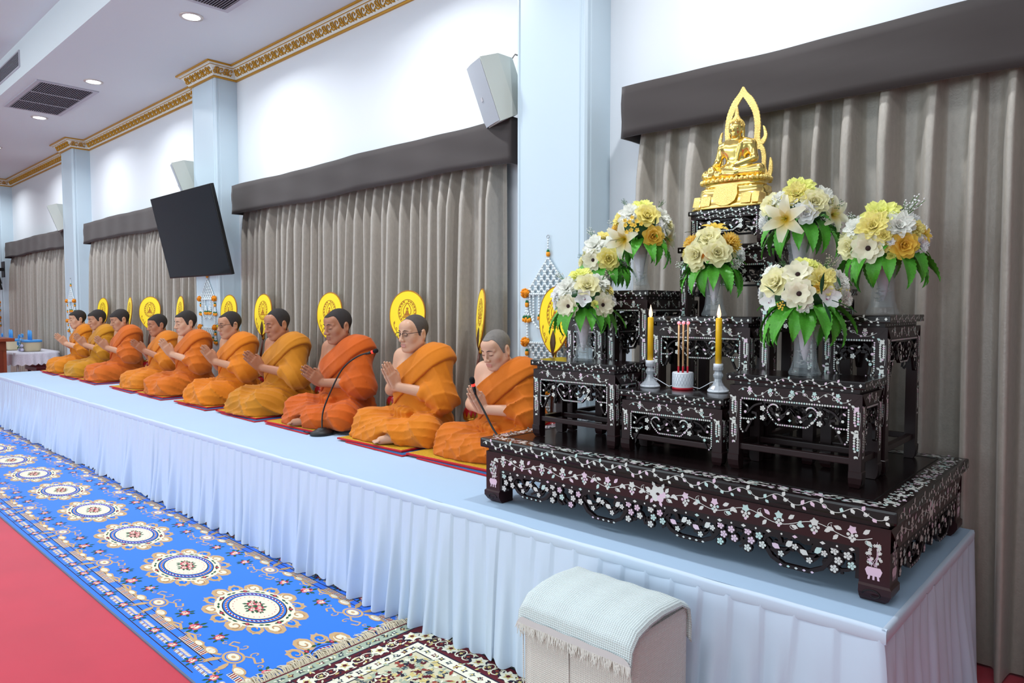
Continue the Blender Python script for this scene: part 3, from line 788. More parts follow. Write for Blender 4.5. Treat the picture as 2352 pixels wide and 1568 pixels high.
# ---- jasmine garlands on the pillars
M_jas = mat('jasmine_white', (226, 236, 240), .6); M_org = mat('marigold_orange', (246, 150, 20), .7, bump=(120, .8, .004)); M_tgr = mat('tassel_green', (20, 110, 60), .7); M_bud = mat('bud_orange', (250, 160, 30), .6)
gm = {}
def garland_meshes():
    def beads(mb, p0, p1, r=.0075, gap=.018):
        p0, p1 = Vector(p0), Vector(p1); L = (p1 - p0).length; n = max(1, round(L / gap))
        for i in range(n):
            a = p0 + (p1 - p0) * (i + .06) / n; b_ = p0 + (p1 - p0) * (i + .94) / n
            mb.tube([a, (a + b_) / 2, b_], [r * .75, r, r * .75], 6)
    net = MB(); rows = 7; y = -.012
    for i in range(rows):
        z0 = -.135 - i * .030; w0 = .024 * i; w1 = .024 * (i + 1); k = i + 1
        for j in range(k + 1):
            x1 = -w1 + 2 * w1 * j / k if k else 0
            if j < k + 1 and i > 0:
                for dj in (-1, 0):
                    jj = j + dj
                    if 0 <= jj <= i - 0 and i > 0 and jj <= i:
                        xx = -w0 + 2 * w0 * jj / max(1, i) if i else 0
                        beads(net, (xx, y, z0), (x1, y, z0 - .030))
            elif i == 0: beads(net, (0, y, z0), (x1, y, z0 - .030))
    zb = -.135 - rows * .030
    beads(net, (-.172, y, zb - .006), (.172, y, zb - .006), .010)
    gm['net'] = net.mesh('net', M_jas); gm['zb'] = zb
    low = MB(); zl = -.65
    beads(low, (-.165, y, zl), (.165, y, zl), .010)
    for i in range(7):
        k = 7 - i; w0 = .023 * k; w1 = .023 * (k - 1); z0 = zl - .008 - i * .030
        for j in range(k + 1):
            xa = -w0 + 2 * w0 * j / k
            for dj in (-1, 0):
                jj = j + dj
                if 0 <= jj <= k - 1: beads(low, (xa, y, z0), ((-w1 + 2 * w1 * jj / (k - 1)) if k > 1 else 0, y, z0 - .030))
    gm['low'] = low.mesh('net', M_jas)
    st = MB(); beads(st, (0, y, 0), (0, y, -.16)); gm['strand'] = st.mesh('strand', M_jas)
    sw = MB()
    P = [Vector((0, y, 0)), Vector((.005, y, -.10)), Vector((.03, y - .004, -.165)), Vector((.075, y - .006, -.205)), Vector((.115, y - .004, -.185))]
    for a, b_ in zip(P, P[1:]): beads(sw, a, b_)
    gm['swag'] = sw.mesh('strand', M_jas)
    pm = MB(); random.seed(3); pm.ball((0, -.02, 0), .026, 10, 8, (1, .9, .95))
    for i in range(60):
        a, tt = random.random() * 6.28, math.acos(random.uniform(-1, 1)); d = Vector((sin(tt) * cos(a), sin(tt) * sin(a), cos(tt)))
        c = Vector((0, -.02, 0)) + d * .025; pm.ball(c, .0075, 5, 3)
    gm['pom'] = pm.mesh('pompom', M_org)
    ts = MB()
    for k, (dx, dl) in enumerate(((-.022, 0), (-.008, -.006), (.008, -.006), (.022, 0), (0, .004))):
        P0 = Vector((0, y, 0)); P1 = Vector((dx, y - .004 * (k == 4), -.055 + dl)); ts.cur = 0; beads(ts, P0, P1, .006)
        ts.cur = 1; ts.tube([P1, P1 + Vector((dx * .1, 0, -.012))], [.007, .010], 7); ts.cur = 2; Q = P1 + Vector((dx * .1, 0, -.011)); ts.tube([Q, Q + Vector((dx * .1, 0, -.012)), Q + Vector((dx * .2, 0, -.024))], [.009, .011, .008], 7)
    gm['tassel'] = ts.mesh('tassel', [M_jas, M_tgr, M_bud])
    bd = MB(); bd.cur = 1; bd.tube([(0, y, .012), (0, y, -.004)], [.006, .011], 7); bd.cur = 2; bd.tube([(0, y, -.003), (0, y, -.016), (0, y, -.030)], [.011, .013, .009], 7)
    gm['bud'] = bd.mesh('bud', [M_jas, M_tgr, M_bud])
    tp = MB(); ring = [(.010 * cos(a), y, -.010 + .010 * sin(a)) for a in [2 * pi * i / 12 for i in range(12)]]
    tp.tube(ring, .002, 5, closed=True); gm['hook'] = tp.mesh('hook', mat('hook_steel', (150, 150, 155), .3, .9))
    tt = MB(); beads(tt, (0, y, -.022), (0, y, -.085), .006); beads(tt, (0, y, -.115), (0, y, -.135), .006); gm['lead'] = tt.mesh('strand', M_jas)
garland_meshes()
def garland(label, x, ztop=1.925):
    t = thing('flower_garland', label, 'garland', (x, PIL_Y - .001, ztop), group='white jasmine garlands on the pillars')
    zb = gm['zb']
    obj('hook', gm['hook'], t); obj('strand', gm['lead'], t); obj('bud', gm['bud'], t, (0, 0, -.098)); obj('net', gm['net'], t); obj('net', gm['low'], t)
    for sx in (-1, 1):
        obj('pompom', gm['pom'], t, (sx * .175, 0, zb)); obj('pompom', gm['pom'], t, (sx * .175, 0, -.645))
        obj('bud', gm['bud'], t, (sx * .17, 0, zb - .055)); obj('tassel', gm['tassel'], t, (sx * .17, 0, zb - .085)); obj('tassel', gm['tassel'], t, (sx * .045, 0, zb - .075))
        obj('strand', gm['strand'], t, (sx * .165, 0, zb - .14)); obj('strand', gm['strand'], t, (sx * .07, 0, zb - .01)); obj('strand', gm['strand'], t, (sx * .115, 0, zb - .01))
        obj('bud', gm['bud'], t, (sx * .17, 0, -.70)); obj('tassel', gm['tassel'], t, (sx * .17, 0, -.725)); obj('bud', gm['bud'], t, (sx * .11, 0, -.76)); obj('bud', gm['bud'], t, (sx * .06, 0, -.82))
        o = obj('strand', gm['swag'], t, (-.145 * sx, 0, zb - .01)); o.scale = (sx, 1, 1)
    obj('tassel', gm['tassel'], t, (0, 0, -.875)); obj('strand', gm['strand'], t, (0, 0, -.86)); obj('tassel', gm['tassel'], t, (.0, 0, -1.01))
garland('white jasmine garland hanging on the pillar beside the altar', -2.74)
garland('white jasmine garland hanging below the tilted television', -7.42)
garland('white jasmine garland on the pillar behind the farthest monk', -12.13)
garland('white jasmine garland at the far end, cut off by the photo edge', -16.86)

# ================================================================== fans, mats, microphones
M_fan = mat('fan_silk', (255, 226, 20), .55, sheen=.1, bump=(500, .1, .001)); M_fanp = mat('fan_print', (176, 110, 10), .6); M_rim = mat('fan_rim', (168, 108, 24), .4, .3)
M_pole = mat('fan_pole', (92, 42, 24), .35, coat=.3); M_brass = mat('brass', (214, 168, 74), .28, .9); M_redlac = mat('red_lacquer', (168, 26, 34), .3, coat=.4)
def fan_outline(n=44):
    pts = []
    for i in range(n):
        a = 2 * pi * i / n; s = sin(a)
        w = .150 * (1 + .10 * s) if s > 0 else .150 * (1 - .30 * s * s)
        pts.append((w * cos(a), .195 * s * (1 if s < 0 else .96)))
    return pts
FO = fan_outline()
fb = MB(); fb.prism(FO, -.004, .004, 'xz'); FAN_BLADE = fixnormals(fb.mesh('blade', M_fan))
fr_ = MB(); fr_.tube([(x, 0, z) for x, z in FO], .0055, 6, closed=True); FAN_RIM = fr_.mesh('rim', M_rim)
def emblem():
    parts = []
    D2 = Decal((0, -.004, 0), (1, 0, 0), (0, 0, 1), .0006)
    for side in (0, 1):
        if side: D2.frame((0, .004, 0), (-1, 0, 0), (0, 0, 1))
        cy = .035
        D2.ring(0, cy, .074, .086, .005, 40); D2.ring(0, cy, .052, .062, .003, 32)
        for i in range(20):
            a = 2 * pi * i / 20
            if 4 < i < 6: continue
            D2.leaf(.063 * cos(a), cy + .074 * sin(a), a + 1.2, .022, .012)
        # seated figure under a pointed arch
        D2.stroke([(-.030, cy - .02), (-.034, cy + .012), (-.022, cy + .038), (0, cy + .066), (.022, cy + .038), (.034, cy + .012), (.030, cy - .02)], .006)
        D2.disc(0, cy + .022, .010, 10); D2.poly([(-.016, cy - .014), (.016, cy - .014), (.010, cy + .010), (-.010, cy + .010)]); D2.disc(0, cy - .018, .024, 12, None, .008)
        D2.poly([(-.034, cy - .030), (.034, cy - .030), (.026, cy - .022), (-.026, cy - .022)]); D2.poly([(-.040, cy - .044), (.040, cy - .044), (.034, cy - .033), (-.034, cy - .033)])
        for sx in (-1, 1):
            D2.stroke([(sx * .112, -.06), (sx * .104, -.085), (sx * .092, -.10), (sx * .082, -.092), (sx * .088, -.080), (sx * .096, -.088)], .0045)
            D2.stroke([(sx * .092, -.10), (sx * .078, -.118), (sx * .064, -.120), (sx * .060, -.108), (sx * .068, -.104)], .0045)
            D2.leaf(sx * .112, -.062, 1.57 + sx * .3, .03, .012); D2.leaf(sx * .066, -.12, -2.2 if sx < 0 else -.9, .026, .012)
    return new_mesh('emblem', D2.v, D2.f, M_fanp)
FAN_EMB = emblem()
fl = MB(); fl.lathe([(.0, -.075), (.010, -.06), (.022, -.02), (.026, .01), (.018, .045), (.0, .085)], 10, (0, 0, 0), sy=.5, cap=False); FAN_SPEAR = fl.mesh('finial', mat('finial_dark', (84, 60, 40), .45, .3))
fc = MB(); fc.lathe([(.011, 0), (.013, .01), (.010, .025), (.013, .04), (.009, .06)], 12); FAN_COL = fc.mesh('collar', M_brass)
pb = MB(); pb.cur = 0; pb.lathe([(.055, 0), (.056, .010), (.053, .020)], 20); pb.cur = 1; pb.lathe([(.051, .020), (.042, .040), (.034, .07), (.032, .11), (.040, .13)], 20); pb.cur = 0; pb.lathe([(.042, .130), (.052, .140), (.054, .150)], 20); pb.cur = 1; pb.lathe([(.052, .150), (.055, .175), (.048, .205), (.034, .225)], 20); pb.cur = 0; pb.lathe([(.036, .225), (.040, .232), (.034, .240), (.014, .244)], 20)
for k in range(12):
    a = 2 * pi * k / 12
    pb.cur = 0; pb.add([(.0555 * cos(a - .26), .0555 * sin(a - .26), .152), (.0555 * cos(a + .26), .0555 * sin(a + .26), .152), (.0568 * cos(a), .0568 * sin(a), .196)], [(0, 1, 2)])
FAN_BASE = pb.mesh('pedestal', [M_brass, M_redlac])
fans = [(-3.30, -35, -.06), (-4.06, 18, -.13), (-5.08, 8, -.10), (-6.20, 2, -.05), (-6.90, 4, -.05), (-8.09, -8, -.05), (-8.90, 28, -.05), (-9.65, -9, -.05), (-10.66, 7, -.05), (-2.60, -14, 0)]
flab = ['yellow ceremonial fan seen edge-on behind the monk at the altar', 'yellow ceremonial fan turned full face behind the monk wearing dark half-rim glasses', 'yellow ceremonial fan behind the monk at the table microphone', 'yellow ceremonial fan standing left of the monk in mustard robe with receding hair',
        'yellow ceremonial fan behind the bespectacled monk below the television', 'narrow yellow fan seen almost edge-on below the television edge', 'broad yellow ceremonial fan facing the camera among the far monks', 'thin yellow fan seen edge-on behind the third monk from the far end', 'yellow fan rising behind the second monk from the far end', 'yellow ceremonial fan half hidden behind the altar flowers']
for (x, deg, dx), lab in zip(fans, flab):
    base = thing('ceremonial_fan', lab, 'fan', (x + dx, 3.12 if abs(x + 2.6) < .1 else (3.178 if deg == 28 else 3.204), HP), group='yellow ceremonial fans behind the monks')
    obj('pedestal', FAN_BASE, base)
    top = Vector((-dx, .03, .62)); MB().tube([(0, 0, .235), top * .5 + Vector((0, 0, .12)), top], [.010, .010, .008], 8).build('pole', M_pole, base)
    rz = radians(deg)
    bl = obj('blade', FAN_BLADE, base, (top.x, top.y + .0, .810), (radians(-4), 0, rz)); obj('rim', FAN_RIM, bl); obj('emblem', FAN_EMB, bl, kind='stuff')
    sp = obj('finial', FAN_SPEAR, base, (top.x - sin(rz) * -.012, top.y - cos(rz) * .014, .665), (0, 0, rz)); obj('collar', FAN_COL, base, (top.x, top.y, .575))

MX = [-10.77, -9.97, -9.18, -8.05, -7.28, -6.32, -5.456, -4.552, -3.653, -2.93]
M_mat = mat('gold_brocade', (206, 164, 44), .5, .15, bump=(160, .6, .002), var=(70, .18)); M_matr = mat('mat_red', (190, 24, 36), .8); M_matb = mat('mat_blue', (40, 92, 150), .85, var=(90, .15))
mlab = ['at the far end of the row', 'second from the far end', 'third from the far end', 'fourth from the far end', 'below the television', 'under the monk in front of the television pillar', 'under the kneeling monk in mustard robe', 'beside the table microphone base', 'under the cross-legged monk in glasses', 'under the monk beside the altar']
def flat_mat(name, label, x, y, a, b2, z0, hgt, mtop, rot, grp):
    t = thing(name, label, 'mat', (x, y, z0), rot, grp)
    MB().box(-a, a, -b2, b2, 0, hgt * .8, .004).build('border', M_matr, t)
    MB().box(-a + .012, a - .012, -b2 + .012, b2 - .012, hgt * .5, hgt, .003).build('panel', mtop, t)
for i, x in enumerate(MX):
    if i == 7: x -= .075
    flat_mat('blue_mat', 'thin blue mat with red edge ' + mlab[i], x + (.08 if i != 7 else .0), 2.86, .31, .29, HP + .001, .008, M_matb, radians(-2), 'blue underlay mats')
    flat_mat('gold_mat', 'gold brocade sitting mat with red edge ' + mlab[i], x - .02, 2.895, .33, .30, HP + .010, .014, M_mat, radians(1.5), 'gold sitting mats of the monks')

M_blk = mat('mic_black', (22, 22, 24), .45); M_redl = mat('mic_red_ring', (255, 40, 30), .4, emit=((255, 40, 30), 3.0))
def microphone(label, base, pts):
    t = thing('microphone', label, 'microphone', base)
    b = MB(); b.lathe([(.066, 0), (.070, .006), (.066, .020), (.045, .034), (.028, .040), (.024, .048), (.0, .050)], 24, sy=1.25, cap=False); b.build('base', M_blk, t)
    P = [Vector(p) - Vector(base) for p in pts]
    out = []
    n = len(P)
    for i in range(n - 1):     # smooth the neck
        p0, p1, p2, p3 = P[max(i - 1, 0)], P[i], P[i + 1], P[min(i + 2, n - 1)]
        for k in range(6):
            q = k / 6; out.append(.5 * ((2 * p1) + (p2 - p0) * q + (2 * p0 - 5 * p1 + 4 * p2 - p3) * q * q + (3 * p1 - p0 - 3 * p2 + p3) * q ** 3))
    out.append(P[-1]); MB().tube(out, .0055, 8).build('gooseneck', M_blk, t)
    d = (P[-1] - P[-2]).normalized(); e = P[-1]
    MB().tube([e - d * .005, e + d * .012], [.0105, .0105], 10).build('light_ring', M_redl, t)
    MB().tube([e - d * .055, e - d * .03, e - d * .004], [.006, .0095, .0105], 10).build('neck_joint', M_blk, t)
    MB().tube([e + d * .010, e + d * .024, e + d * .040, e + d * .047], [.012, .0155, .0145, .006], 12).build('windscreen', mat('mic_foam', (12, 12, 13), .9), t)
    return t
b1 = at_z(740, 998, HP + .001)
m1 = microphone('black gooseneck microphone standing on the stage between two monks', b1, [b1 + Vector((0, 0, .04)), at_y(742, 945, 2.66), at_y(762, 893, 2.69), at_y(788, 845, 2.74), at_y(822, 818, 2.79), at_y(855, 808, 2.83)])
cb = MB(); c0 = Vector((-.07, -.02, .012)); cb.tube([(-.04, -.03, .018), (-.10, -.06, .008), (-.16, -.05, .006), (-.17, .0, .006), (-.11, .02, .010), (-.03, .0, .016)], .005, 6); cb.build('cable', M_blk, m1)
MB().tube([(.05, .04, .012), (.16, .10, .006), (.30, .16, .006)], .004, 6).build('cable', M_blk, m1)
b2_ = Vector((-2.42, 2.64, HP + .001))
microphone('black gooseneck microphone in front of the monk beside the altar', b2_, [b2_ + Vector((0, 0, .04)), (-2.45, 2.63, .74), at_y(1138, 993, 2.62), at_y(1110, 940, 2.61), at_y(1092, 905, 2.60), at_y(1087, 884, 2.58)])

# ================================================================== far end: lectern, gift table
M_wood = mat('lectern_wood', (136, 62, 34), .4, coat=.2, var=(12, .2, (1, 1, .15)))
L_ = thing('lectern', 'brown wooden lectern at the far end of the stage', 'lectern', (-12.75, 2.36, 0))
MB().box(-.24, .24, -.2, .2, 0, .06, .01).build('plinth', M_wood, L_); MB().box(-.19, .19, -.15, .15, .06, .98, .01).build('body', M_wood, L_)
MB().box(-.28, .28, -.24, .24, .98, 1.03, .012).build('top', M_wood, L_); MB().box(.191, .20, -.10, .10, .15, .85, .004).build('panel', mat('lectern_panel', (112, 46, 26), .4), L_)
tb = thing('side_table', 'small table under a white lace cloth at the far end', 'table', (-13.35, 2.95, 0))
MB().box(-.55, .55, -.3, .3, .765, .79).build('top', mat('table_white', (210, 205, 205), .6), tb)
for sx in (-1, 1):
    for sy in (-1, 1): MB().tube([(sx * .5, sy * .25, 0), (sx * .5, sy * .25, .765)], .016, 8).build('leg', mat('leg_white', (200, 196, 196), .4), tb)
lc = thing('lace_cloth', 'white lace cloth with scalloped hem over the small table', 'tablecloth', (-13.35, 2.95, .79))
lb = MB()
def lace(u, v):
    a = 2 * pi * u; ca, sa = cos(a), sin(a); q = (abs(ca) ** 8 + abs(sa) ** 8) ** (-1 / 8)
    r0 = min(1, v / .5); x, y = .575 * ca * q * r0, .325 * sa * q * r0
    dn = max(0, (v - .5) / .5); fl = 1 + dn * (.05 + .03 * sin(a * 22))
    return (x * fl, y * fl, .004 - dn * (.17 + .03 * abs(sin(a * 14))) - (.0 if v < .5 else .004))
lb.grid(lace, 110, 12, closed_u=True); lb.build('cloth', mat('lace_white', (222, 220, 232), .8, bump=(160, .7, .004), var=(120, .12)), lc)
M_bask = mat('basket_cream', (226, 214, 180), .8, bump=(90, .5, .004)); M_rib = mat('ribbon_blue', (70, 160, 235), .5, sheen=.2); M_foil = mat('foil_blue', (150, 200, 235), .35)
for k, (x, y, lab) in enumerate([(-13.05, 2.93, 'cream gift basket with blue ribbon and flowers, nearer the curtain'), (-13.62, 2.80, 'cream gift basket with blue rim behind the lectern')]):
    g = thing('gift_basket', lab, 'basket', (x, y, .797), group='ribboned gift baskets')
    MB().lathe([(.13, 0), (.15, .02), (.165, .15), (.170, .17), (.155, .17), (.145, .02)], 28, sy=.75, power=4).build('body', M_bask, g)
    MB().lathe([(.172, .145), (.176, .150), (.176, .172), (.172, .176)], 28, sy=.75, power=4).build('rim_ribbon', M_rib, g)
    for s in (-.06, .06):
        MB().tube([(s - .0, -.02 + .0, .17), (s - .005, -.02, .27), (s + .02, -.02, .325), (s + .05, -.02, .31), (s + .055, -.02, .17)], .011, 6).build('handle', M_rib, g)
    random.seed(30 + k)
    for i in range(9):
        a = random.random() * 6.28; bx, bz = random.uniform(-.15, .10), random.uniform(.08, .25)
        bw = MB(); bw.grid(lambda u, v: (bx + .03 * cos(2 * pi * u + a) * (.5 + v * .5), -.125 + .02 * sin(a) - .02 * v, bz + .03 * sin(2 * pi * u + a)), 8, 1); bw.build('bow_loop', M_rib if i % 2 else M_foil, g)
    for i in range(5):
        fl_ = MB(); fl_.ball((random.uniform(-.14, .12), -.14, random.uniform(.02, .10)), .026, 8, 5); fl_.build('blossom', mat('gift_blossom', (206, 206, 236), .7), g)
    for i in range(4):
        x0 = random.uniform(-.12, .12); lf = MB(); lf.grid(lambda u, v: (x0 + .09 * u - .03, -.155 - .02 * sin(pi * u), .03 + .05 * u + .016 * (v - .5) * sin(pi * u)), 4, 2); lf.build('leaf', mat('gift_leaf', (60, 130, 60), .5), g)
ch = thing('dark_bench', 'dark red lacquered bench under the lace table', 'bench', (-13.0, 3.06, 0))
MB().box(-.34, .34, -.16, .16, .50, .56, .01).build('seat', mat('bench_red', (70, 14, 18), .3), ch)
for sx in (-1, 1):
    for sy in (-1, 1): MB().box(sx * .26 - .02, sx * .26 + .02, sy * .12 - .02, sy * .12 + .02, 0, .50).build('leg', mat('bench_red', ()), ch)
# ================================================================== altar tables with mother-of-pearl inlay
M_lac = mat('rosewood_lacquer', (40, 22, 24), .34, 0, .32, var=(9, .18, (1, 1, .3)))
M_lact = mat('rosewood_top', (26, 17, 18), .20, 0, .38)
M_carv = mat('carved_rosewood', (28, 18, 20), .42, 0, .35)
PEARL = [mat('pearl_white', (222, 224, 218), .25, .1, .6, coat=.4), mat('pearl_pink', (232, 204, 222), .25, .1, .6, coat=.4), mat('pearl_green', (196, 226, 220), .25, .1, .6, coat=.4)]
def pm(): r = random.random(); return 0 if r < .62 else (1 if r < .84 else 2)
def vine(D, u0, u1, vc, amp, leaf, w=.0012, period=None, curl=True):
    L = u1 - u0; n = max(1, round(L / (period or amp * 7))); pts = []; N = n * 12
    for i in range(N + 1):
        t = i / N; pts.append((u0 + L * t, vc + amp * .55 * sin(2 * pi * n * t)))
    D.stroke(pts, w, 0)
    k = n * 4
    for i in range(k):
        t = (i + .5) / k; x = u0 + L * t; s = sin(2 * pi * n * t); y = vc + amp * .55 * s; sd = 1 if i % 2 else -1
        D.leaf(x, y, sd * (.7 + random.random() * .5), leaf * random.uniform(.8, 1.15), leaf * .62, pm())
        if i % 2: D.leaf(x + leaf * .3, y - sd * leaf * .2, -sd * .9, leaf * .8, leaf * .5, pm())
    if curl:
        for i in range(n):
            x = u0 + L * (i + .5) / n; D.curl(x, vc, 1.2 if i % 2 else -1.2, amp * .5, 1.0, w, 0, 1 if i % 2 else -1)
def cluster(D, x, y, r):
    """leaf with hanging berries"""
    D.star(x, y, r, 5, .66, .3 + random.random(), pm())
    for i, (a, b) in enumerate(((-.8, -1.0), (0, -1.2), (.8, -1.0), (-.42, -1.75), (.42, -1.8), (0, -2.3))):
        D.disc(x + a * r, y + b * r, r * .36, 7, pm())
def drops(D, vtop, vbot, uc, w):
    """hanging bell-flower string on a leg"""
    L = vtop - vbot; random_m = pm
    D.curl(uc, vtop, 1.3, w * .5, 1.0, .001, 0)
    n = max(1, round(L / .11)); 
    for k in range(n):
        t0 = vtop - L * k / n; t1 = vtop - L * (k + .86) / n; h = t0 - t1
        D.star(uc, t0 - h * .08, w * .42, 4, .6, .8, pm()); D.leaf(uc - w * .2, t0 - h * .02, 2.4, w * .5, w * .28, pm())
        m_ = max(3, int(h / .0105))
        for i in range(m_):
            v = t0 - h * (.2 + .72 * i / m_); sp = w * .20 * (1 if i < m_ * .75 else .5)
            D.disc(uc - sp, v, w * .155, 6, pm())
            if i < m_ - 1: D.disc(uc + sp, v - .003, w * .155, 6, pm())
        D.stroke([(uc + w * .42, t0 - h * .2), (uc + w * .46, t0 - h * .5), (uc + w * .34, t1)], .0009, 0)
        D.leaf(uc, t1, -1.0, w * .4, w * .25, pm()); D.leaf(uc, t1, -2.1, w * .4, w * .25, pm())
def dotrow(D, pts, r, gap):
    for (a, b) in zip(pts, pts[1:]):
        L = sqrt((b[0] - a[0]) ** 2 + (b[1] - a[1]) ** 2); n = max(1, round(L / gap))
        for i in range(n): t = (i + .5) / n; D.disc(a[0] + (b[0] - a[0]) * t, a[1] + (b[1] - a[1]) * t, r, 6, pm())
def bar2d(mb, pts, w, y0, y1, T):
    """flat square-section strip following a 2-D path (fretwork); T maps (u, depth, v) to 3-D"""
    k = len(pts); L = []; 
    for i in range(k):
        p = pts[i]; a = pts[max(i - 1, 0)]; b = pts[min(i + 1, k - 1)]
        dx, dy = b[0] - a[0], b[1] - a[1]; l = sqrt(dx * dx + dy * dy) or 1; n = (-dy / l * w / 2, dx / l * w / 2); L.append(((p[0] + n[0], p[1] + n[1]), (p[0] - n[0], p[1] - n[1])))
    b0 = len(mb.v)
    for (p, q) in L:
        for (c, y) in ((p, y0), (q, y0), (q, y1), (p, y1)): mb.v.append(T(c[0], y, c[1]))
    for i in range(k - 1):
        for j in range(4): mb.face((b0 + i * 4 + j, b0 + i * 4 + (j + 1) % 4, b0 + (i + 1) * 4 + (j + 1) % 4, b0 + (i + 1) * 4 + j))
    mb.face((b0, b0 + 1, b0 + 2, b0 + 3)); e = b0 + (k - 1) * 4; mb.face((e + 3, e + 2, e + 1, e))
def smooth_path(P, n=5):
    out = []
    for i in range(len(P) - 1):
        p0, p1, p2, p3 = P[max(i - 1, 0)], P[i], P[i + 1], P[min(i + 2, len(P) - 1)]
        for k in range(n):
            t = k / n
            out.append(tuple(.5 * (2 * p1[c] + (p2[c] - p0[c]) * t + (2 * p0[c] - 5 * p1[c] + 4 * p2[c] - p3[c]) * t * t + (3 * p1[c] - p0[c] - 3 * p2[c] + p3[c]) * t ** 3) for c in (0, 1)))
    out.append(P[-1]); return out
def fret(mb, D, W, H, T, fr, rich=True):
    """openwork apron: u in [0,W], v from 0 (top) down to -H. T:(u,depth,v)->xyz, fr sets the decal frame"""
    w = .0085; fr()
    narrow = W < .28
    e = W * .23 if not narrow else W * .30
    for s in (0, 1):
        X = (lambda u: u) if s == 0 else (lambda u: W - u)
        # hook shaped side bracket
        P = [(X(.004), 0), (X(.004), -H * .86), (X(e * .55), -H * .86), (X(e * .72), -H * .74), (X(e * .70), -H * .58), (X(e * .52), -H * .55)]
        bar2d(mb, P, w, 0, .011, T); dotrow(D, P[:4], .0031, .0080)
        # little drop bracket on the leg below
        P2 = [(X(.004), -H * .86), (X(.004), -H * 1.32), (X(.016), -H * 1.52)]
        bar2d(mb, P2, w, 0, .011, T); dotrow(D, P2, .0029, .0080)
        bar2d(mb, smooth_path([(X(e * .5), -H * .90), (X(e * .42), -H * 1.1), (X(.022), -H * 1.45)]), w * .8, .001, .010, T); D.disc(X(e * .38), -H * 1.0, .006, 6, pm())
        # branch inside
        bar2d(mb, smooth_path([(X(.006), -H * .1), (X(e * .35), -H * .35), (X(e * .3), -H * .6), (X(e * .6), -H * .25), (X(e * .95), -H * .1)]), w * .75, .001, .010, T)
        D.leaf(X(e * .25), -H * .2, -.8, .014, .006, pm()); D.disc(X(e * .25), -H * .55, .0052, 6, pm())
        if not narrow:
            for v in (-H * .30, -H * .72):
                u = X(e * 1.05); mb.add([T(u + .012 * cos(a), .013, v + .012 * sin(a)) for a in [2 * pi * i / 10 for i in range(10)]] + [T(u + .012 * cos(a), .001, v + .012 * sin(a)) for a in [2 * pi * i / 10 for i in range(10)]],
                       [tuple(range(10))] + [(i, i + 10, (i + 1) % 10 + 10, (i + 1) % 10) for i in range(10)])
                lf = D.lift; D.lift = .0139; D.blossom(u, v, .0105, 5, 0); D.lift = lf
            bar2d(mb, [(X(e * 1.05), 0), (X(e * 1.05), -H * .7)], w * .6, .001, .009, T)
    for i in range(int(W * 70)):
        u_ = random.uniform(.012, W - .012); v_ = -random.uniform(.1, .8) * H; a_ = random.random() * 6.28; q_ = random.uniform(.008, .016)
        if narrow or e * .9 < u_ < W - e * .9: bar2d(mb, smooth_path([(u_ - q_ * cos(a_), max(-H, min(0, v_ - q_ * .7 * sin(a_)))), (u_ + .004 * sin(a_), v_), (u_ + q_ * cos(a_ + .5), max(-H, min(0, v_ + q_ * .7 * sin(a_ + .5))))], 3), .006, .001, .009, T)
    if not narrow:
        a, b = W * .30, W * .70; m_ = (a + b) / 2
        P = smooth_path([(a + .030, -H * .34), (a + .022, -H * .14), (a + .004, -H * .12), (a - .012, -H * .36), (a + .0, -H * .66)], 4) + [(a + .024, -H * .98), (b - .024, -H * .98)] + smooth_path([(b, -H * .66), (b + .012, -H * .36), (b - .004, -H * .12), (b - .022, -H * .14), (b - .030, -H * .34)], 4)
        bar2d(mb, P, w, 0, .012, T); dotrow(D, P[2:-2], .0030, .0080)
        for k in range(4):
            u = a + (b - a) * (k + .5) / 4
            bar2d(mb, smooth_path([(u - .03, -H * (.25 + .4 * (k % 2))), (u - .008, -H * .5), (u + .012, -H * (.75 - .5 * (k % 2))), (u + .03, -H * .55)]), w * .8, .002, .010, T)
            D.leaf(u, -H * .5, .6 if k % 2 else -.7, .016, .008, pm()); D.diamond(u + .012, -H * .75, .006, .005, pm())
        bar2d(mb, [(e, -.004), (W - e, -.004)], w * .8, .001, .010, T)
    else:
        m_ = W / 2; bar2d(mb, smooth_path([(e * .8, -H * .2), (m_ - .01, -H * .5), (m_, -H * .62), (m_ + .01, -H * .5), (W - e * .8, -H * .2)]), w, .001, .010, T)
        bar2d(mb, smooth_path([(e * .7, -H * .5), (m_, -H * .2), (W - e * .7, -H * .5)]), w * .8, .001, .010, T)
        lf = D.lift; D.lift = .0125; D.blossom(m_, -H * .66, .010, 5, 0); D.lift = lf
        for q in (-1, 1): D.leaf(m_ + q * .012, -H * .3, .5 * q, .013, .007, pm())
def side_frames(x0, x1, y0, y1):
    """four upright sides: origin at left end, u along the side, outward normal"""
    return [((x0, y0), (1, 0, 0), (0, -1, 0), x1 - x0), ((x1, y0), (0, 1, 0), (1, 0, 0), y1 - y0), ((x1, y1), (-1, 0, 0), (0, 1, 0), x1 - x0), ((x0, y1), (0, -1, 0), (-1, 0, 0), y1 - y0)]
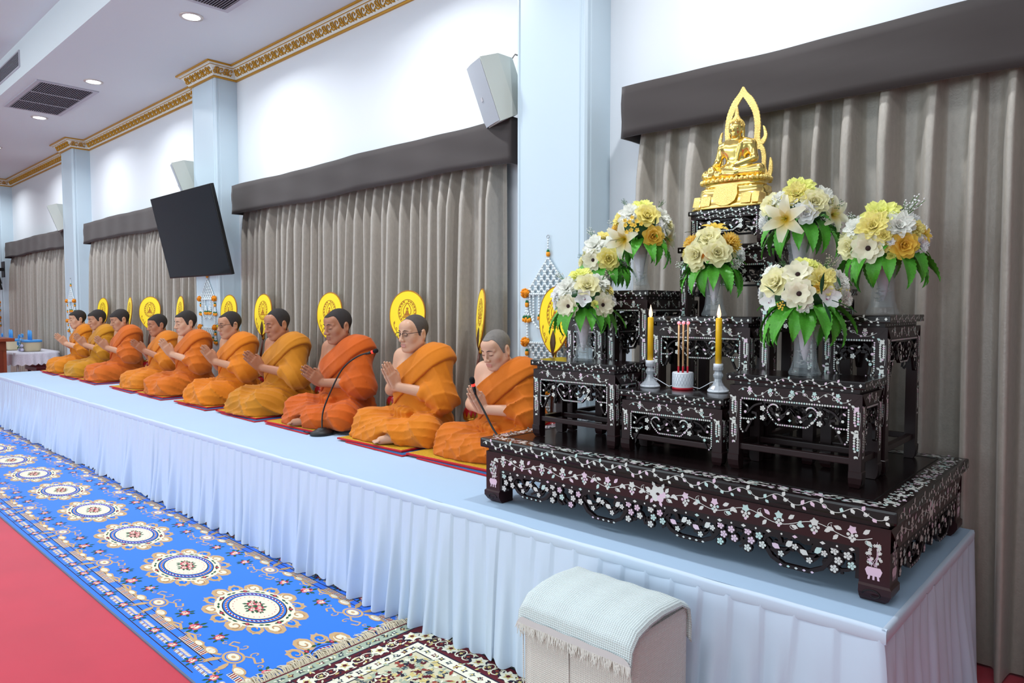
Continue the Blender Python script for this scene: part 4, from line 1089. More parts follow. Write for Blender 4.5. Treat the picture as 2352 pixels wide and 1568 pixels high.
def altar_table(label, X0, X1, Y0, Y1, Z0_, Z1_, seed, stretch=True, small=False):
    random.seed(seed); cx, cy = (X0 + X1) / 2, (Y0 + Y1) / 2; H = Z1_ - Z0_
    t = thing('altar_table', label, 'table', (cx, cy, Z0_), group='small inlaid altar tables')
    x0, x1, y0, y1 = X0 - cx, X1 - cx, Y0 - cy, Y1 - cy
    sl, wa, ra = (.026, .016, .040) if not small else (.020, .0, .018)
    fh = min(.080, (H - sl - wa - ra) * .42) if not small else .052
    MB().box(x0, x1, y0, y1, H - sl, H, .004).build('top', M_lact, t)
    i1 = .016
    if wa: MB().box(x0 + i1 + .006, x1 - i1 - .006, y0 + i1 + .006, y1 - i1 - .006, H - sl - wa, H - sl).build('waist', M_lac, t)
    ri = .010; zr = H - sl - wa
    a0, a1, b0, b1 = x0 + ri, x1 - ri, y0 + ri, y1 - ri; lw = .038 if not small else .026
    D = Decal((0, 0, 0), (1, 0, 0), (0, 1, 0), .0005)
    for k, (o, u, n, W) in enumerate(side_frames(x0, x1, y0, y1)):
        D.frame((o[0], o[1], 0), u, (0, 0, 1))
        zc = H - sl / 2
        if W > .2: vine(D, .035, W - .035, zc, sl * .55, .011, .001, .075)
        else: vine(D, .03, W - .03, zc, sl * .5, .010, .001, .07)
        D.diamond(.014, zc, .005, .006, 0); D.diamond(W - .014, zc, .005, .006, 0)
        if wa:
            D.frame((o[0] - n[0] * (i1 + .006), o[1] - n[1] * (i1 + .006), 0), u, (0, 0, 1)); m_ = int(W / .034)
            for i in range(m_):
                uu = .03 + (W - .06) * (i + .5) / m_
                if i % 2: D.diamond(uu, H - sl - wa / 2, .0065, .003, pm())
                else: D.disc(uu, H - sl - wa / 2, .0032, 6, pm())
    for k, (o, u, n, W) in enumerate(side_frames(a0, a1, b0, b1)):
        U, N = Vector(u), Vector(n); O = Vector((o[0], o[1], 0))
        # rail (mitred plank look)
        r = MB()
        for (p, q, s, e_) in ((0, 0, 1, 1),):
            pts = [O + Vector((0, 0, zr)), O + U * W + Vector((0, 0, zr)), O + U * (W - lw) + Vector((0, 0, zr - ra)), O + U * lw + Vector((0, 0, zr - ra))]
            bk = [p_ - N * .020 for p_ in pts]
            r.add(pts + bk, [(0, 3, 2, 1), (4, 5, 6, 7), (0, 1, 5, 4), (2, 3, 7, 6)])
        ap = r.build('apron', M_lac, t)
        D.frame(O, u, (0, 0, 1))
        vz = zr - ra * .48
        if not small:
            vine(D, lw * .9, W - lw * .9, vz, ra * .6, .012, .0011, .11)
            m_ = max(2, round(W / .10))
            for i in range(m_): cluster(D, lw + (W - 2 * lw) * (i + .5) / m_, vz + ra * .22, .0085)
            dotrow(D, [(lw + .006, zr - ra - .006), (W - lw - .006, zr - ra - .006)], .0035, .0085)
        else:
            vine(D, lw, W - lw, vz, ra * .6, .009, .0009, .07)
        Wf = W - 2 * lw; O2 = O + U * lw - N * .013 + Vector((0, 0, zr - ra - (.010 if not small else .004)))
        if not small: MB().add  # rail bead
        fm = MB(); T = lambda uu, d, v, O2=O2, U=U, N=N: tuple(O2 + U * uu + N * d + Vector((0, 0, v)))
        if not small:
            bar2d(fm, [(0, .005), (Wf, .005)], .012, 0, .012, T)
        fret(fm, D, Wf, fh, T, lambda O2=O2, u=u, N=N: D.frame(O2 + N * .0115, u, (0, 0, 1)))
        fm.build('fretwork', M_carv, ap, kind='stuff')
    # legs
    for sx, lx in ((1, a0), (-1, a1)):
        for sy, ly in ((1, b0), (-1, b1)):
            lg = MB(); zt = zr - .0005
            xa, xb = sorted((lx, lx + sx * lw)); ya, yb = sorted((ly, ly + sy * lw))
            def sec(z, e): # square section, e>0 swells outwards
                return [(lx - sx * e, ly - sy * e, z), (lx + sx * lw, ly - sy * e, z), (lx + sx * lw, ly + sy * lw, z), (lx - sx * e, ly + sy * lw, z)]
            fz = min(.055, H * .2); prof = [(0, -.006), (fz * .25, .001), (fz * .6, .0035), (fz * .95, .0035), (fz, .0005), (zt - ra, .0), ]
            b_ = len(lg.v)
            for z, e in prof: lg.v.extend(sec(z, e))
            flip = sx * sy < 0
            for i in range(len(prof) - 1):
                for j in range(4):
                    f_ = (b_ + i * 4 + j, b_ + i * 4 + (j + 1) % 4, b_ + (i + 1) * 4 + (j + 1) % 4, b_ + (i + 1) * 4 + j); lg.face(f_[::-1] if flip else f_)
            # mitred head: leg top cut along the rail corner
            top = [(lx, ly, zt), (lx + sx * lw, ly, zt - ra), (lx + sx * lw, ly + sy * lw, zt - ra), (lx, ly + sy * lw, zt - ra)]
            q = len(lg.v); lg.v.extend(top); z4 = b_ + (len(prof) - 1) * 4
            for f_ in ((z4, z4 + 1, q), (z4 + 3, q, z4 + 2), (z4 + 1, z4 + 2, q)): lg.face(f_)
            lg.face((b_ + 3, b_ + 2, b_ + 1, b_))
            lo = lg.build('leg', M_lac, t)
            if not small:
                MB().box(lx - sx * .0035 - .0004, lx - sx * .0035 + .0004, min(ly, ly + sy * lw) + .006, max(ly, ly + sy * lw) - .006, fz * .25, fz * .85).build('foot_scroll', M_carv, lo)
    for k, (o, u, n, W) in enumerate(side_frames(a0, a1, b0, b1)):
        for uc in (lw * .45, W - lw * .45):
            D.frame((o[0], o[1], 0), u, (0, 0, 1))
            if not small: drops(D, zr - ra - .004, max(.085, (zr - ra) * .35), uc, lw * .72)
            else: drops(D, zr - ra - .002, .03, uc, lw * .6)
    if stretch:
        zs = min(.085, H * .26)
        for k, (o, u, n, W) in enumerate(side_frames(a0, a1, b0, b1)):
            U, N = Vector(u), Vector(n); O = Vector((o[0], o[1], 0)) - N * (lw * .55) + U * lw * .8; Ws = W - 1.6 * lw
            M = Matrix(((U.x, N.x, 0, O.x), (U.y, N.y, 0, O.y), (0, 0, 1, zs), (0, 0, 0, 1)))
            MB().box(0, Ws, -.010, .012, -.012, .010, .003, M=M).build('stretcher', M_lac, t)
    D.build('pearl_inlay', PEARL, t, kind='stuff')
    return t

# ---- the big low base table
BX0, BX1, BY0, BY1, BZ = -2.272, -.556, 2.222, 3.215, .906
random.seed(5)
bt = thing('low_altar_table', 'wide low black rosewood base table inlaid with pearl grape vines', 'table', ((BX0 + BX1) / 2, (BY0 + BY1) / 2, HP + .001))
cx, cy = (BX0 + BX1) / 2, (BY0 + BY1) / 2; H = BZ - HP - .001; x0, x1, y0, y1 = BX0 - cx, BX1 - cx, BY0 - cy, BY1 - cy
MB().box(x0, x1, y0, y1, H - .042, H, .008).build('top', M_lact, bt)
gr = MB()
for (p, q, r_, s) in ((x0 + .088, x1 - .088, y0 + .086, y0 + .090), (x0 + .088, x1 - .088, y1 - .090, y1 - .086), (x0 + .086, x0 + .090, y0 + .09, y1 - .09), (x1 - .090, x1 - .086, y0 + .09, y1 - .09)): gr.box(p, q, r_, s, H, H + .0012)
gr.build('panel_groove', mat('groove_black', (10, 8, 8), .5), bt)
MB().box(x0 + .028, x1 - .028, y0 + .028, y1 - .028, H - .060, H - .042).build('waist', M_lac, bt)
D = Decal((0, 0, 0), (1, 0, 0), (0, 1, 0), .0006)
# leafy border inlaid in the top
for (o, u, n, W) in side_frames(x0, x1, y0, y1):
    D.frame((o[0] - n[0] * .0, o[1] - n[1] * .0, H), u, (-n[0], -n[1], 0))
    k = int(W / .0135)
    for i in range(k):
        uu = .05 + (W - .1) * (i + .5) / k
        for j in range(3): D.leaf(uu + random.uniform(-.006, .006), .025 + j * .020 + random.uniform(-.007, .007), random.uniform(-.5, .5) + (pi if random.random() < .5 else 0), .018, .0085, pm())
        if i % 9 == 4:
            D.star(uu, .045, .02, 5, .6, i, pm())
ri, lw, ra = .020, .085, .072; zr = H - .060; a0, a1, b0, b1 = x0 + ri, x1 - ri, y0 + ri, y1 - ri
for k, (o, u, n, W) in enumerate(side_frames(x0, x1, y0, y1)):
    D.frame((o[0], o[1], 0), u, (0, 0, 1)); vine(D, .02, W - .02, H - .021, .022, .019, .0018, .12)
for k, (o, u, n, W) in enumerate(side_frames(a0, a1, b0, b1)):
    U, N = Vector(u), Vector(n); O = Vector((o[0], o[1], 0)); r = MB()
    pts = [O + Vector((0, 0, zr)), O + U * W + Vector((0, 0, zr)), O + U * (W - lw) + Vector((0, 0, zr - ra)), O + U * lw + Vector((0, 0, zr - ra))]
    r.add(pts + [p_ - N * .03 for p_ in pts], [(0, 3, 2, 1), (4, 5, 6, 7), (0, 1, 5, 4), (2, 3, 7, 6)])
    ap = r.build('apron', mat('rosewood_red', (50, 22, 25), .30, 0, .35), bt)
    D.frame(O, u, (0, 0, 1)); vz = zr - ra * .5; m_ = max(3, round((W - .1) / .115))
    # grape vine
    pts = [(.05 + (W - .1) * i / 120, vz + .014 * sin(2 * pi * (m_ / 2) * i / 120)) for i in range(121)]; D.stroke(pts, .0022, 0)
    for i in range(m_):
        uu = .05 + (W - .1) * (i + .5) / m_; s = 1 if i % 2 else -1
        if i == m_ // 2:
            for q in range(6): a = q * pi / 3; D.disc(uu + .021 * cos(a), vz + .018 * sin(a), .014, 8, pm())
            for q in range(6): D.leaf(uu + .03 * cos(q), vz + .026 * sin(q), q, .022, .012, pm())
        else: cluster(D, uu, vz + .014, .0148)
        for q in (-1, 1):
            D.leaf(uu + q * .030, vz + .008 * s, (.6 if q > 0 else 2.5) + random.uniform(-.4, .4), .026, .013, pm()); D.leaf(uu + q * .040, vz - .010 * s, (-.7 if q > 0 else -2.4) + random.uniform(-.3, .3), .024, .012, pm())
        D.curl(uu + .05, vz - .018 * s, .4, .014, 1.0, .0016, 0, s)
    # bead rail under it
    Wf = W - 2 * lw; O2 = O + U * lw - N * .016 + Vector((0, 0, zr - ra - .014)); T = lambda uu, d, v, O2=O2, U=U, N=N: tuple(O2 + U * uu + N * d + Vector((0, 0, v)))
    fm = MB(); bar2d(fm, [(0, .004), (Wf, .004)], .020, 0, .016, T)
    D.frame(O2 + N * .0162, u, (0, 0, 1)); m2 = int(Wf / .042)
    for i in range(m2):
        uu = Wf * (i + .5) / m2
        if i % 2: D.disc(uu, .004, .0036, 6, 0)
        else: D.diamond(uu, .004, .009, .0055, pm())
    fh = .082
    nseg = max(1, round(Wf / .40)); D.frame(O2 + N * .0145, u, (0, 0, 1)); D.lift = .0012
    bar2d(fm, [(.005, 0), (.005, -fh)], .012, 0, .014, T); bar2d(fm, [(Wf - .005, 0), (Wf - .005, -fh)], .012, 0, .014, T)
    for g_ in range(nseg):
        s0 = Wf * g_ / nseg; s1 = Wf * (g_ + 1) / nseg; sw = s1 - s0
        # cartouche
        a, b = s0 + sw * .26, s0 + sw * .74; dip = fh * (1.05 + (.14 if g_ % 2 else 0))
        P = smooth_path([(a + .04, -fh * .35), (a + .03, -fh * .1), (a, -fh * .1), (a - .018, -fh * .4), (a + .01, -dip * .8)], 4) + [(a + .05, -dip), (b - .05, -dip)] + smooth_path([(b - .01, -dip * .8), (b + .018, -fh * .4), (b, -fh * .1), (b - .03, -fh * .1), (b - .04, -fh * .35)], 4)
        bar2d(fm, P, .013, 0, .015, T)
        for i in range(5):
            uu = a + .04 + (b - a - .08) * i / 4; D.diamond(uu, -dip, .006, .004, pm())
        for i in range(4):
            uu = a + (b - a) * (i + .5) / 4
            bar2d(fm, smooth_path([(uu - .04, -fh * (.3 + .3 * (i % 2))), (uu - .01, -fh * .55), (uu + .02, -fh * (.8 - .5 * (i % 2))), (uu + .045, -fh * .5)]), .011, .001, .012, T)
            D.leaf(uu - .012, -fh * .4, .6 if i % 2 else -.6, .030, .018, pm()); D.blossom(uu + .018, -fh * (.75 - .4 * (i % 2)), .011, 5, 0)
        # blossom clumps between cartouches
        for (c0, c1) in ((s0 + .01, a - .01), (b + .01, s1 - .01)):
            q = max(2, int((c1 - c0) / .034))
            for i in range(q):
                for j in range(3):
                    uu = c0 + (c1 - c0) * (i + .5) / q + (.008 if j % 2 else -.004); v = -fh * (.16 + .34 * j) - (.006 if i % 2 else 0)
                    if j == 2 and i % 2: continue
                    ring = [2 * pi * z / 9 for z in range(9)]
                    fm.add([T(uu + .0165 * cos(a_), .015, v + .0165 * sin(a_)) for a_ in ring] + [T(uu + .0165 * cos(a_), .001, v + .0165 * sin(a_)) for a_ in ring], [tuple(range(9))] + [(z, z + 9, (z + 1) % 9 + 9, (z + 1) % 9) for z in range(9)])
                    D.blossom(uu, v, .0135, 5, pm())
    for i in range(int(Wf * 55)):
        u_ = random.uniform(.03, Wf - .03); v_ = -random.uniform(.1, .85) * fh; a_ = random.random() * 6.28; q_ = random.uniform(.014, .026)
        bar2d(fm, smooth_path([(u_ - q_ * cos(a_), max(-fh, min(0, v_ - q_ * .7 * sin(a_)))), (u_ + .006 * sin(a_), v_), (u_ + q_ * cos(a_ + .5), max(-fh, min(0, v_ + q_ * .7 * sin(a_ + .5))))], 3), .009, .001, .010 + .003 * random.random(), T)
    D.lift = .0006
    fm.build('fretwork', M_carv, ap, kind='stuff')
    for uc in (lw * .52, W - lw * .52):     # pearl flower vase on the legs
        D.frame(O, u, (0, 0, 1)); zb_ = .070
        D.poly([(uc - .018, zb_ + .012), (uc + .018, zb_ + .012), (uc + .024, zb_ + .028), (uc + .018, zb_ + .038), (uc - .018, zb_ + .038), (uc - .024, zb_ + .028)], 1)
        for q in (-1, 0, 1): D.poly([(uc + q * .014 - .003, zb_), (uc + q * .014 + .003, zb_), (uc + q * .012 + .003, zb_ + .012), (uc + q * .012 - .003, zb_ + .012)], 1)
        for i in range(26):
            vv = random.random(); D.blossom(uc + random.uniform(-.024, .024) * (1 - .4 * vv), zb_ + .046 + .068 * vv, .0055, 5, pm(), rot=random.random())
        for i in range(8): D.stroke([(uc + random.uniform(-.01, .01), zb_ + .04), (uc + random.uniform(-.028, .028), zb_ + .05 + .07 * random.random())], .001, 1)
for sx, lx in ((1, a0), (-1, a1)):
    for sy, ly in ((1, b0), (-1, b1)):
        lg = MB(); prof = [(0, -.016), (.012, -.004), (.030, .006), (.050, .006), (.056, .0), (zr - ra, 0)]; b_ = 0; flip = sx * sy < 0
        for z, e in prof: lg.v.extend([(lx - sx * e, ly - sy * e, z), (lx + sx * lw, ly - sy * e, z), (lx + sx * lw, ly + sy * lw, z), (lx - sx * e, ly + sy * lw, z)])
        for i in range(len(prof) - 1):
            for j in range(4):
                f_ = (i * 4 + j, i * 4 + (j + 1) % 4, (i + 1) * 4 + (j + 1) % 4, (i + 1) * 4 + j); lg.face(f_[::-1] if flip else f_)
        q = len(lg.v); lg.v.append((lx, ly, zr)); z4 = (len(prof) - 1) * 4
        for f_ in ((z4, z4 + 1, q), (z4 + 3, q, z4 + 2), (z4 + 1, z4 + 2, q)): lg.face(f_)
        lg.face((3, 2, 1, 0)); lo = lg.build('leg', mat('rosewood_red', ()), bt)
        # carved scroll on the foot
        sc_ = MB(); P = [(.030 * (1 - t * .7) * cos(5.5 * t), .026 + .018 * (1 - t * .7) * sin(5.5 * t)) for t in [i / 14 for i in range(15)]]
        sc_.tube([(lx + sx * lw * .5 + p * sx, ly - sy * .0065, z) for p, z in P], .0022, 5); sc_.build('foot_scroll', M_carv, lo)
D.build('pearl_inlay', PEARL, bt, kind='stuff')

TABS = [('T1', 'front inlaid altar table nearest the monks, carrying a crystal vase of white flowers', -2.125, -1.657, 2.40, 2.62, 1.258), ('T2', 'low inlaid altar table in front centre carrying the candles and incense', -1.648, -1.188, 2.41, 2.60, 1.160), ('T3', 'front inlaid altar table carrying the widest bouquet, farthest from the monks', -1.180, -.706, 2.412, 2.645, 1.257),
        ('T4l', 'tall narrow inlaid altar table at the back corner nearest the pillar', -2.125, -1.895, 2.64, 3.11, 1.468), ('T4r', 'tall narrow inlaid altar table at the end by the curtain', -.940, -.702, 2.655, 3.11, 1.468), ('T5l', 'taller narrow inlaid altar table left of the central stand', -1.885, -1.657, 2.64, 3.11, 1.570), ('T5r', 'taller narrow inlaid altar table right of the central stand', -1.176, -.948, 2.655, 3.11, 1.570),
        ('T6', 'middle inlaid altar table behind the candles carrying orange mums', -1.645, -1.188, 2.635, 2.845, 1.458), ('T7', 'high inlaid altar table at the back centre below the Buddha stand', -1.645, -1.190, 2.862, 3.10, 1.765)]
TZ = {}
for i, (k, lab, X0, X1, Y0, Y1, Z) in enumerate(TABS):
    altar_table(lab, X0, X1, Y0, Y1, BZ + .0015, Z, 40 + i); TZ[k] = (X0, X1, Y0, Y1, Z)
altar_table('small square inlaid stand directly under the golden Buddha', -1.60, -1.245, 2.872, 3.09, 1.766, 1.922, 60, stretch=False, small=True)
# ================================================================== candles, incense
M_wax = mat('candle_yellow', (255, 200, 30), .35, sss=.2, coat=.2); M_flame = mat('flame_tip', (255, 240, 214), .4, emit=((255, 206, 160), 1.6)); M_glassw = mat('cut_glass', (236, 242, 250), .08, 0, .6, trans=.55, ior=1.45); M_porc = mat('white_plastic', (232, 236, 244), .3)
def candle(label, pos):
    t = thing('led_candle', label, 'candle', pos, group='yellow electric candles')
    h = MB(); h.lathe([(.040, 0), (.041, .008), (.036, .014), (.024, .026), (.016, .040), (.014, .052), (.018, .060), (.020, .068), (.014, .078), (.013, .082), (.019, .088), (.020, .098), (.017, .102), (.0175, .110), (.013, .112)], 12, smooth=False)
    st = h.build('holder', M_glassw, t)
    hr = MB(); hr.lathe([(.0405, .001), (.0415, .004), (.0405, .009)], 24); hr.build('foot_ring', M_porc, st); MB().lathe([(.0178, .097), (.0190, .103), (.0190, .112), (.0165, .113)], 16).build('cup', M_porc, st)
    MB().lathe([(.0125, .110), (.0125, .290), (.0110, .293), (.004, .294)], 18).build('stick', M_wax, t)
    f = MB(); f.lathe([(.003, .292), (.0078, .300), (.0082, .310), (.0055, .325), (.0022, .338), (.0004, .346)], 12); fo = f.build('flame', M_flame, t)
    MB().ball((-.003, -.0075, .302), .0018, 6, 4).build('led', mat('led_red', (220, 30, 20), .3, emit=((255, 30, 20), 1.0)), fo)
    return t
p1 = at_z(1493, 888, 1.1605); p2 = at_z(1649, 900, 1.1605); pi_ = at_z(1568, 893, 1.1605)
candle('yellow electric candle on glass holder nearer the monks', p1); candle('yellow electric candle on glass holder beside the widest bouquet', p2)
ip = thing('incense_pot', 'white quilted incense pot with three glowing sticks between the candles', 'incense pot', pi_)
b = MB(); b.lathe([(.042, .006), (.0425, .010), (.0425, .066), (.041, .070), (.036, .070), (.034, .064)], 40); body_ = b.build('pot', M_porc, ip)
MB().lathe([(.0415, 0), (.0428, .002), (.0428, .008), (.0415, .010)], 40).build('red_base', mat('red_base', (196, 30, 50), .4), ip)
q = Decal((0, 0, 0), (1, 0, 0), (0, 0, 1))
qq = MB(); n = 22
for i in range(n):
    for s in (-1, 1):
        P = [(.0428 * cos(2 * pi * (i + s * k * .45) / n), .0428 * sin(2 * pi * (i + s * k * .45) / n), .016 + .0125 * k) for k in range(5)]; qq.tube(P, .0006, 4, False)
qq.build('quilting', mat('quilt_grey', (196, 202, 214), .4), body_, kind='stuff')
for k, dx in enumerate((-.018, .0, .019)):
    st = thing('incense_stick', None, None, (dx * .75, dx * .68, .064), 0, None, ip)
    MB().tube([(0, 0, 0), (0, 0, .030)], .0042, 10).build('red_end', mat('incense_red', (190, 20, 40), .4), st); MB().tube([(0, 0, .030), (0, 0, .202)], .0042, 10).build('shaft', mat('incense_gold', (220, 178, 130), .35, .4), st)
    MB().ball((0, 0, .207), .0072, 12, 8).build('glow_tip', mat('incense_glow', (255, 190, 200), .4, emit=((255, 110, 130), 1.2)), st)
wr = thing('candle_wire', 'thin white wire joining the candles to the incense pot', 'wire', (pi_.x, pi_.y, 1.1605))
for pa in (p1, p2):
    d = pa - pi_; n_ = d.normalized(); MB().tube([n_ * .045 + Vector((0, 0, .012)), d * .45 + Vector((0, .01, .006)), d * .62 + Vector((0, .006, .020)), d * .8 + Vector((0, 0, .036)), d - n_ * .016 + Vector((0, 0, .040))], .0016, 6).build('strand', M_porc, wr)
# ================================================================== implicit surfaces -> one continuous mesh
def _v(p): return np.array(p, dtype=np.float32)
def sd_ell(P, c, r, R=None):
    q = P - _v(c)
    if R is not None: q = q @ R
    r = _v(r); k0 = np.sqrt(((q / r) ** 2).sum(1)); k1 = np.sqrt(((q / (r * r)) ** 2).sum(1)) + 1e-9
    return k0 * (k0 - 1) / k1
def sd_cap(P, a, b, r0, r1=None):
    r1 = r0 if r1 is None else r1; a, b = _v(a), _v(b); d = b - a; q = P - a
    t = np.clip((q @ d) / max(float(d @ d), 1e-9), 0, 1); return np.sqrt(((q - t[:, None] * d) ** 2).sum(1)) - (r0 + (r1 - r0) * t)
def sd_box(P, c, h, r=0.0, R=None):
    q = P - _v(c)
    if R is not None: q = q @ R
    q = np.abs(q) - (_v(h) - r); return np.sqrt((np.maximum(q, 0) ** 2).sum(1)) + np.minimum(q.max(1), 0) - r
def smin(a, b, k): h = np.maximum(k - np.abs(a - b), 0) / k; return np.minimum(a, b) - h * h * k * .25
def smax(a, b, k): return -smin(-a, -b, k)
def sunion(ds, k):
    r = ds[0]
    for d in ds[1:]: r = smin(r, d, k)
    return r
def wob(P, f, seed):
    rs = np.random.RandomState(seed); o = 0
    for i in range(4):
        k = rs.normal(size=3).astype(np.float32); k *= f * (.7 + .5 * i) / np.linalg.norm(k); o = o + np.sin(P @ k + rs.rand() * 6.28) / (1 + .6 * i)
    return o / 2.2
def rotm(ax, ay, az):
    return np.array((Matrix.Rotation(az, 3, 'Z') @ Matrix.Rotation(ay, 3, 'Y') @ Matrix.Rotation(ax, 3, 'X')), dtype=np.float32)
def surface(fn, lo, hi, h, c=4):
    """naive surface nets with a coarse pass; returns verts, quads"""
    lo = np.array(lo, np.float32); hi = np.array(hi, np.float32); N = np.ceil((hi - lo) / (h * c)).astype(int); H = h * c
    g = [lo[i] + H * (np.arange(N[i]) + .5) for i in range(3)]
    P = np.stack(np.meshgrid(*g, indexing='ij'), -1).reshape(-1, 3).astype(np.float32)
    d = fn(P).reshape(N); act = np.abs(d) < H * 1.25
    n = N * c + 1
    F = np.ones(n, np.float32); rep = np.repeat(np.repeat(np.repeat(d, c, 0), c, 1), c, 2); F[:-1, :-1, :-1] = rep; F[-1] = 1; F[:, -1] = 1; F[:, :, -1] = 1
    M = np.zeros(n, bool); ra = np.repeat(np.repeat(np.repeat(act, c, 0), c, 1), c, 2)
    for dx in (0, 1):
        for dy in (0, 1):
            for dz in (0, 1): M[dx:n[0] - 1 + dx, dy:n[1] - 1 + dy, dz:n[2] - 1 + dz] |= ra
    I = np.nonzero(M); pts = (lo + h * np.stack(I, -1)).astype(np.float32); F[I] = fn(pts)
    F[0] = F[-1] = 1; F[:, 0] = F[:, -1] = 1; F[:, :, 0] = F[:, :, -1] = 1
    S = F < 0; cnt = np.zeros(n - 1, np.int8); cor = [(a, b, e) for a in (0, 1) for b in (0, 1) for e in (0, 1)]
    sl = lambda a, b, e: (slice(a, n[0] - 1 + a), slice(b, n[1] - 1 + b), slice(e, n[2] - 1 + e))
    for q in cor: cnt += S[sl(*q)]
    C = np.nonzero((cnt > 0) & (cnt < 8)); k = len(C[0]); val = np.stack([F[C[0] + a, C[1] + b, C[2] + e] for a, b, e in cor], 1)
    acc = np.zeros((k, 3), np.float32); num = np.zeros(k, np.float32); ca = np.array(cor, np.float32)
    for i in range(8):
        for j in range(i + 1, 8):
            if abs(ca[i] - ca[j]).sum() != 1: continue
            x = (val[:, i] < 0) != (val[:, j] < 0); t = np.where(x, val[:, i] / (val[:, i] - val[:, j] + 1e-12), 0)
            p = ca[i] + t[:, None] * (ca[j] - ca[i]); acc += p * x[:, None]; num += x
    V = lo + h * (np.stack(C, -1) + acc / num[:, None])
    idx = np.full(n - 1, -1, np.int32); idx[C] = np.arange(k); Q = []
    for ax in range(3):
        a = [slice(None)] * 3; b = [slice(None)] * 3; a[ax] = slice(0, -1); b[ax] = slice(1, None)
        s0, s1 = S[tuple(a)], S[tuple(b)]; E = np.nonzero(s0 != s1); e = np.stack(E, -1); u, w = (ax + 1) % 3, (ax + 2) % 3
        ok = (e[:, u] > 0) & (e[:, w] > 0) & (e[:, u] < n[u] - 1) & (e[:, w] < n[w] - 1); e = e[ok]; fl = s0[E][ok]
        def at(du, dw): q = e.copy(); q[:, u] -= du; q[:, w] -= dw; return idx[q[:, 0], q[:, 1], q[:, 2]]
        quad = np.stack([at(0, 0), at(1, 0), at(1, 1), at(0, 1)], 1); quad[~fl] = quad[~fl][:, ::-1]; Q.append(quad)
    Q = np.concatenate(Q); Q = Q[(Q >= 0).all(1)]
    return V, Q
def relax(V, Q, it=1, lam=.5):
    for _ in range(it):
        acc = np.zeros_like(V); num = np.zeros(len(V), np.float32)
        for i in range(4):
            a, b = Q[:, i], Q[:, (i + 1) % 4]; np.add.at(acc, a, V[b]); np.add.at(acc, b, V[a]); np.add.at(num, a, 1); np.add.at(num, b, 1)
        V = V + lam * (acc / np.maximum(num, 1)[:, None] - V)
    return V
def fast_mesh(name, V, Q, mats, midx=None):
    me = bpy.data.meshes.new(name); me.vertices.add(len(V)); me.vertices.foreach_set('co', V.astype(np.float32).ravel())
    me.loops.add(Q.size); me.loops.foreach_set('vertex_index', Q.astype(np.int32).ravel()); me.polygons.add(len(Q))
    me.polygons.foreach_set('loop_start', np.arange(0, Q.size, 4, dtype=np.int32)); me.polygons.foreach_set('loop_total', np.full(len(Q), 4, np.int32))
    for m in (mats if isinstance(mats, (list, tuple)) else [mats]): me.materials.append(m)
    if midx is not None: me.polygons.foreach_set('material_index', midx.astype(np.int32))
    me.polygons.foreach_set('use_smooth', np.ones(len(Q), bool)); me.update(); me.validate()
    return me
# ================================================================== golden Buddha image
M_au = mat('gilded_metal', (255, 224, 132), .20, 1.0, bump=(40, .06, .004)); M_au2 = mat('gilded_relief', (255, 226, 142), .34, 1.0, bump=(260, 1.0, .006))
BUD = (-1.425, 2.975, 1.9225)
bu = thing('buddha_statue', 'golden seated Buddha statue with flame arch on the highest altar stand', 'statue', BUD)
# pedestal: stacked mouldings on a rounded-rectangle plan, widest below
pd = MB()
prof = [(.190, .0), (.190, .012), (.178, .022), (.168, .050), (.166, .058), (.158, .062), (.150, .085), (.152, .092), (.140, .096), (.128, .108), (.140, .116), (.148, .122), (.148, .130), (.136, .134)]
pd.lathe(prof, 48, (0, 0, 0), True, .56, 3.2)
ped = pd.build('pedestal', M_au, bu)
rl = MB()
for k in range(44):      # lotus petals round the upper ledge
    a = 2 * pi * k / 44; q = (abs(cos(a)) ** 3.2 + abs(sin(a)) ** 3.2) ** (-1 / 3.2); x, y = .148 * cos(a) * q, .148 * sin(a) * q * .56
    rl.ball((x, y, .127), .0085, 6, 5, (1, 1, 1.2))
rl.build('lotus_petals', M_au2, ped, kind='stuff')
ap = MB()            # embroidered cloth hanging over the front
ap.grid(lambda u, v: ((u - .5) * (.10 + .02 * v) * (1 - .5 * max(0, v - .6)), -.56 * (.150 + .035 * v) - .006 - .004 * cos((u - .5) * 3), .098 - .088 * v + .02 * (abs(u - .5) * 2) ** 2 * v), 12, 12)
ap.build('front_cloth', M_au2, ped)
for s in (-1, 1):
    for k, (u0, u1) in enumerate(((.07, .115), (.12, .15))):
        MB().grid(lambda u, v: (s * (u0 + (u1 - u0) * u), -.56 * (.156 + .028 * v) - .004, .060 - .045 * v), 3, 3).build('relief_panel', M_au2, ped)
zb = .134
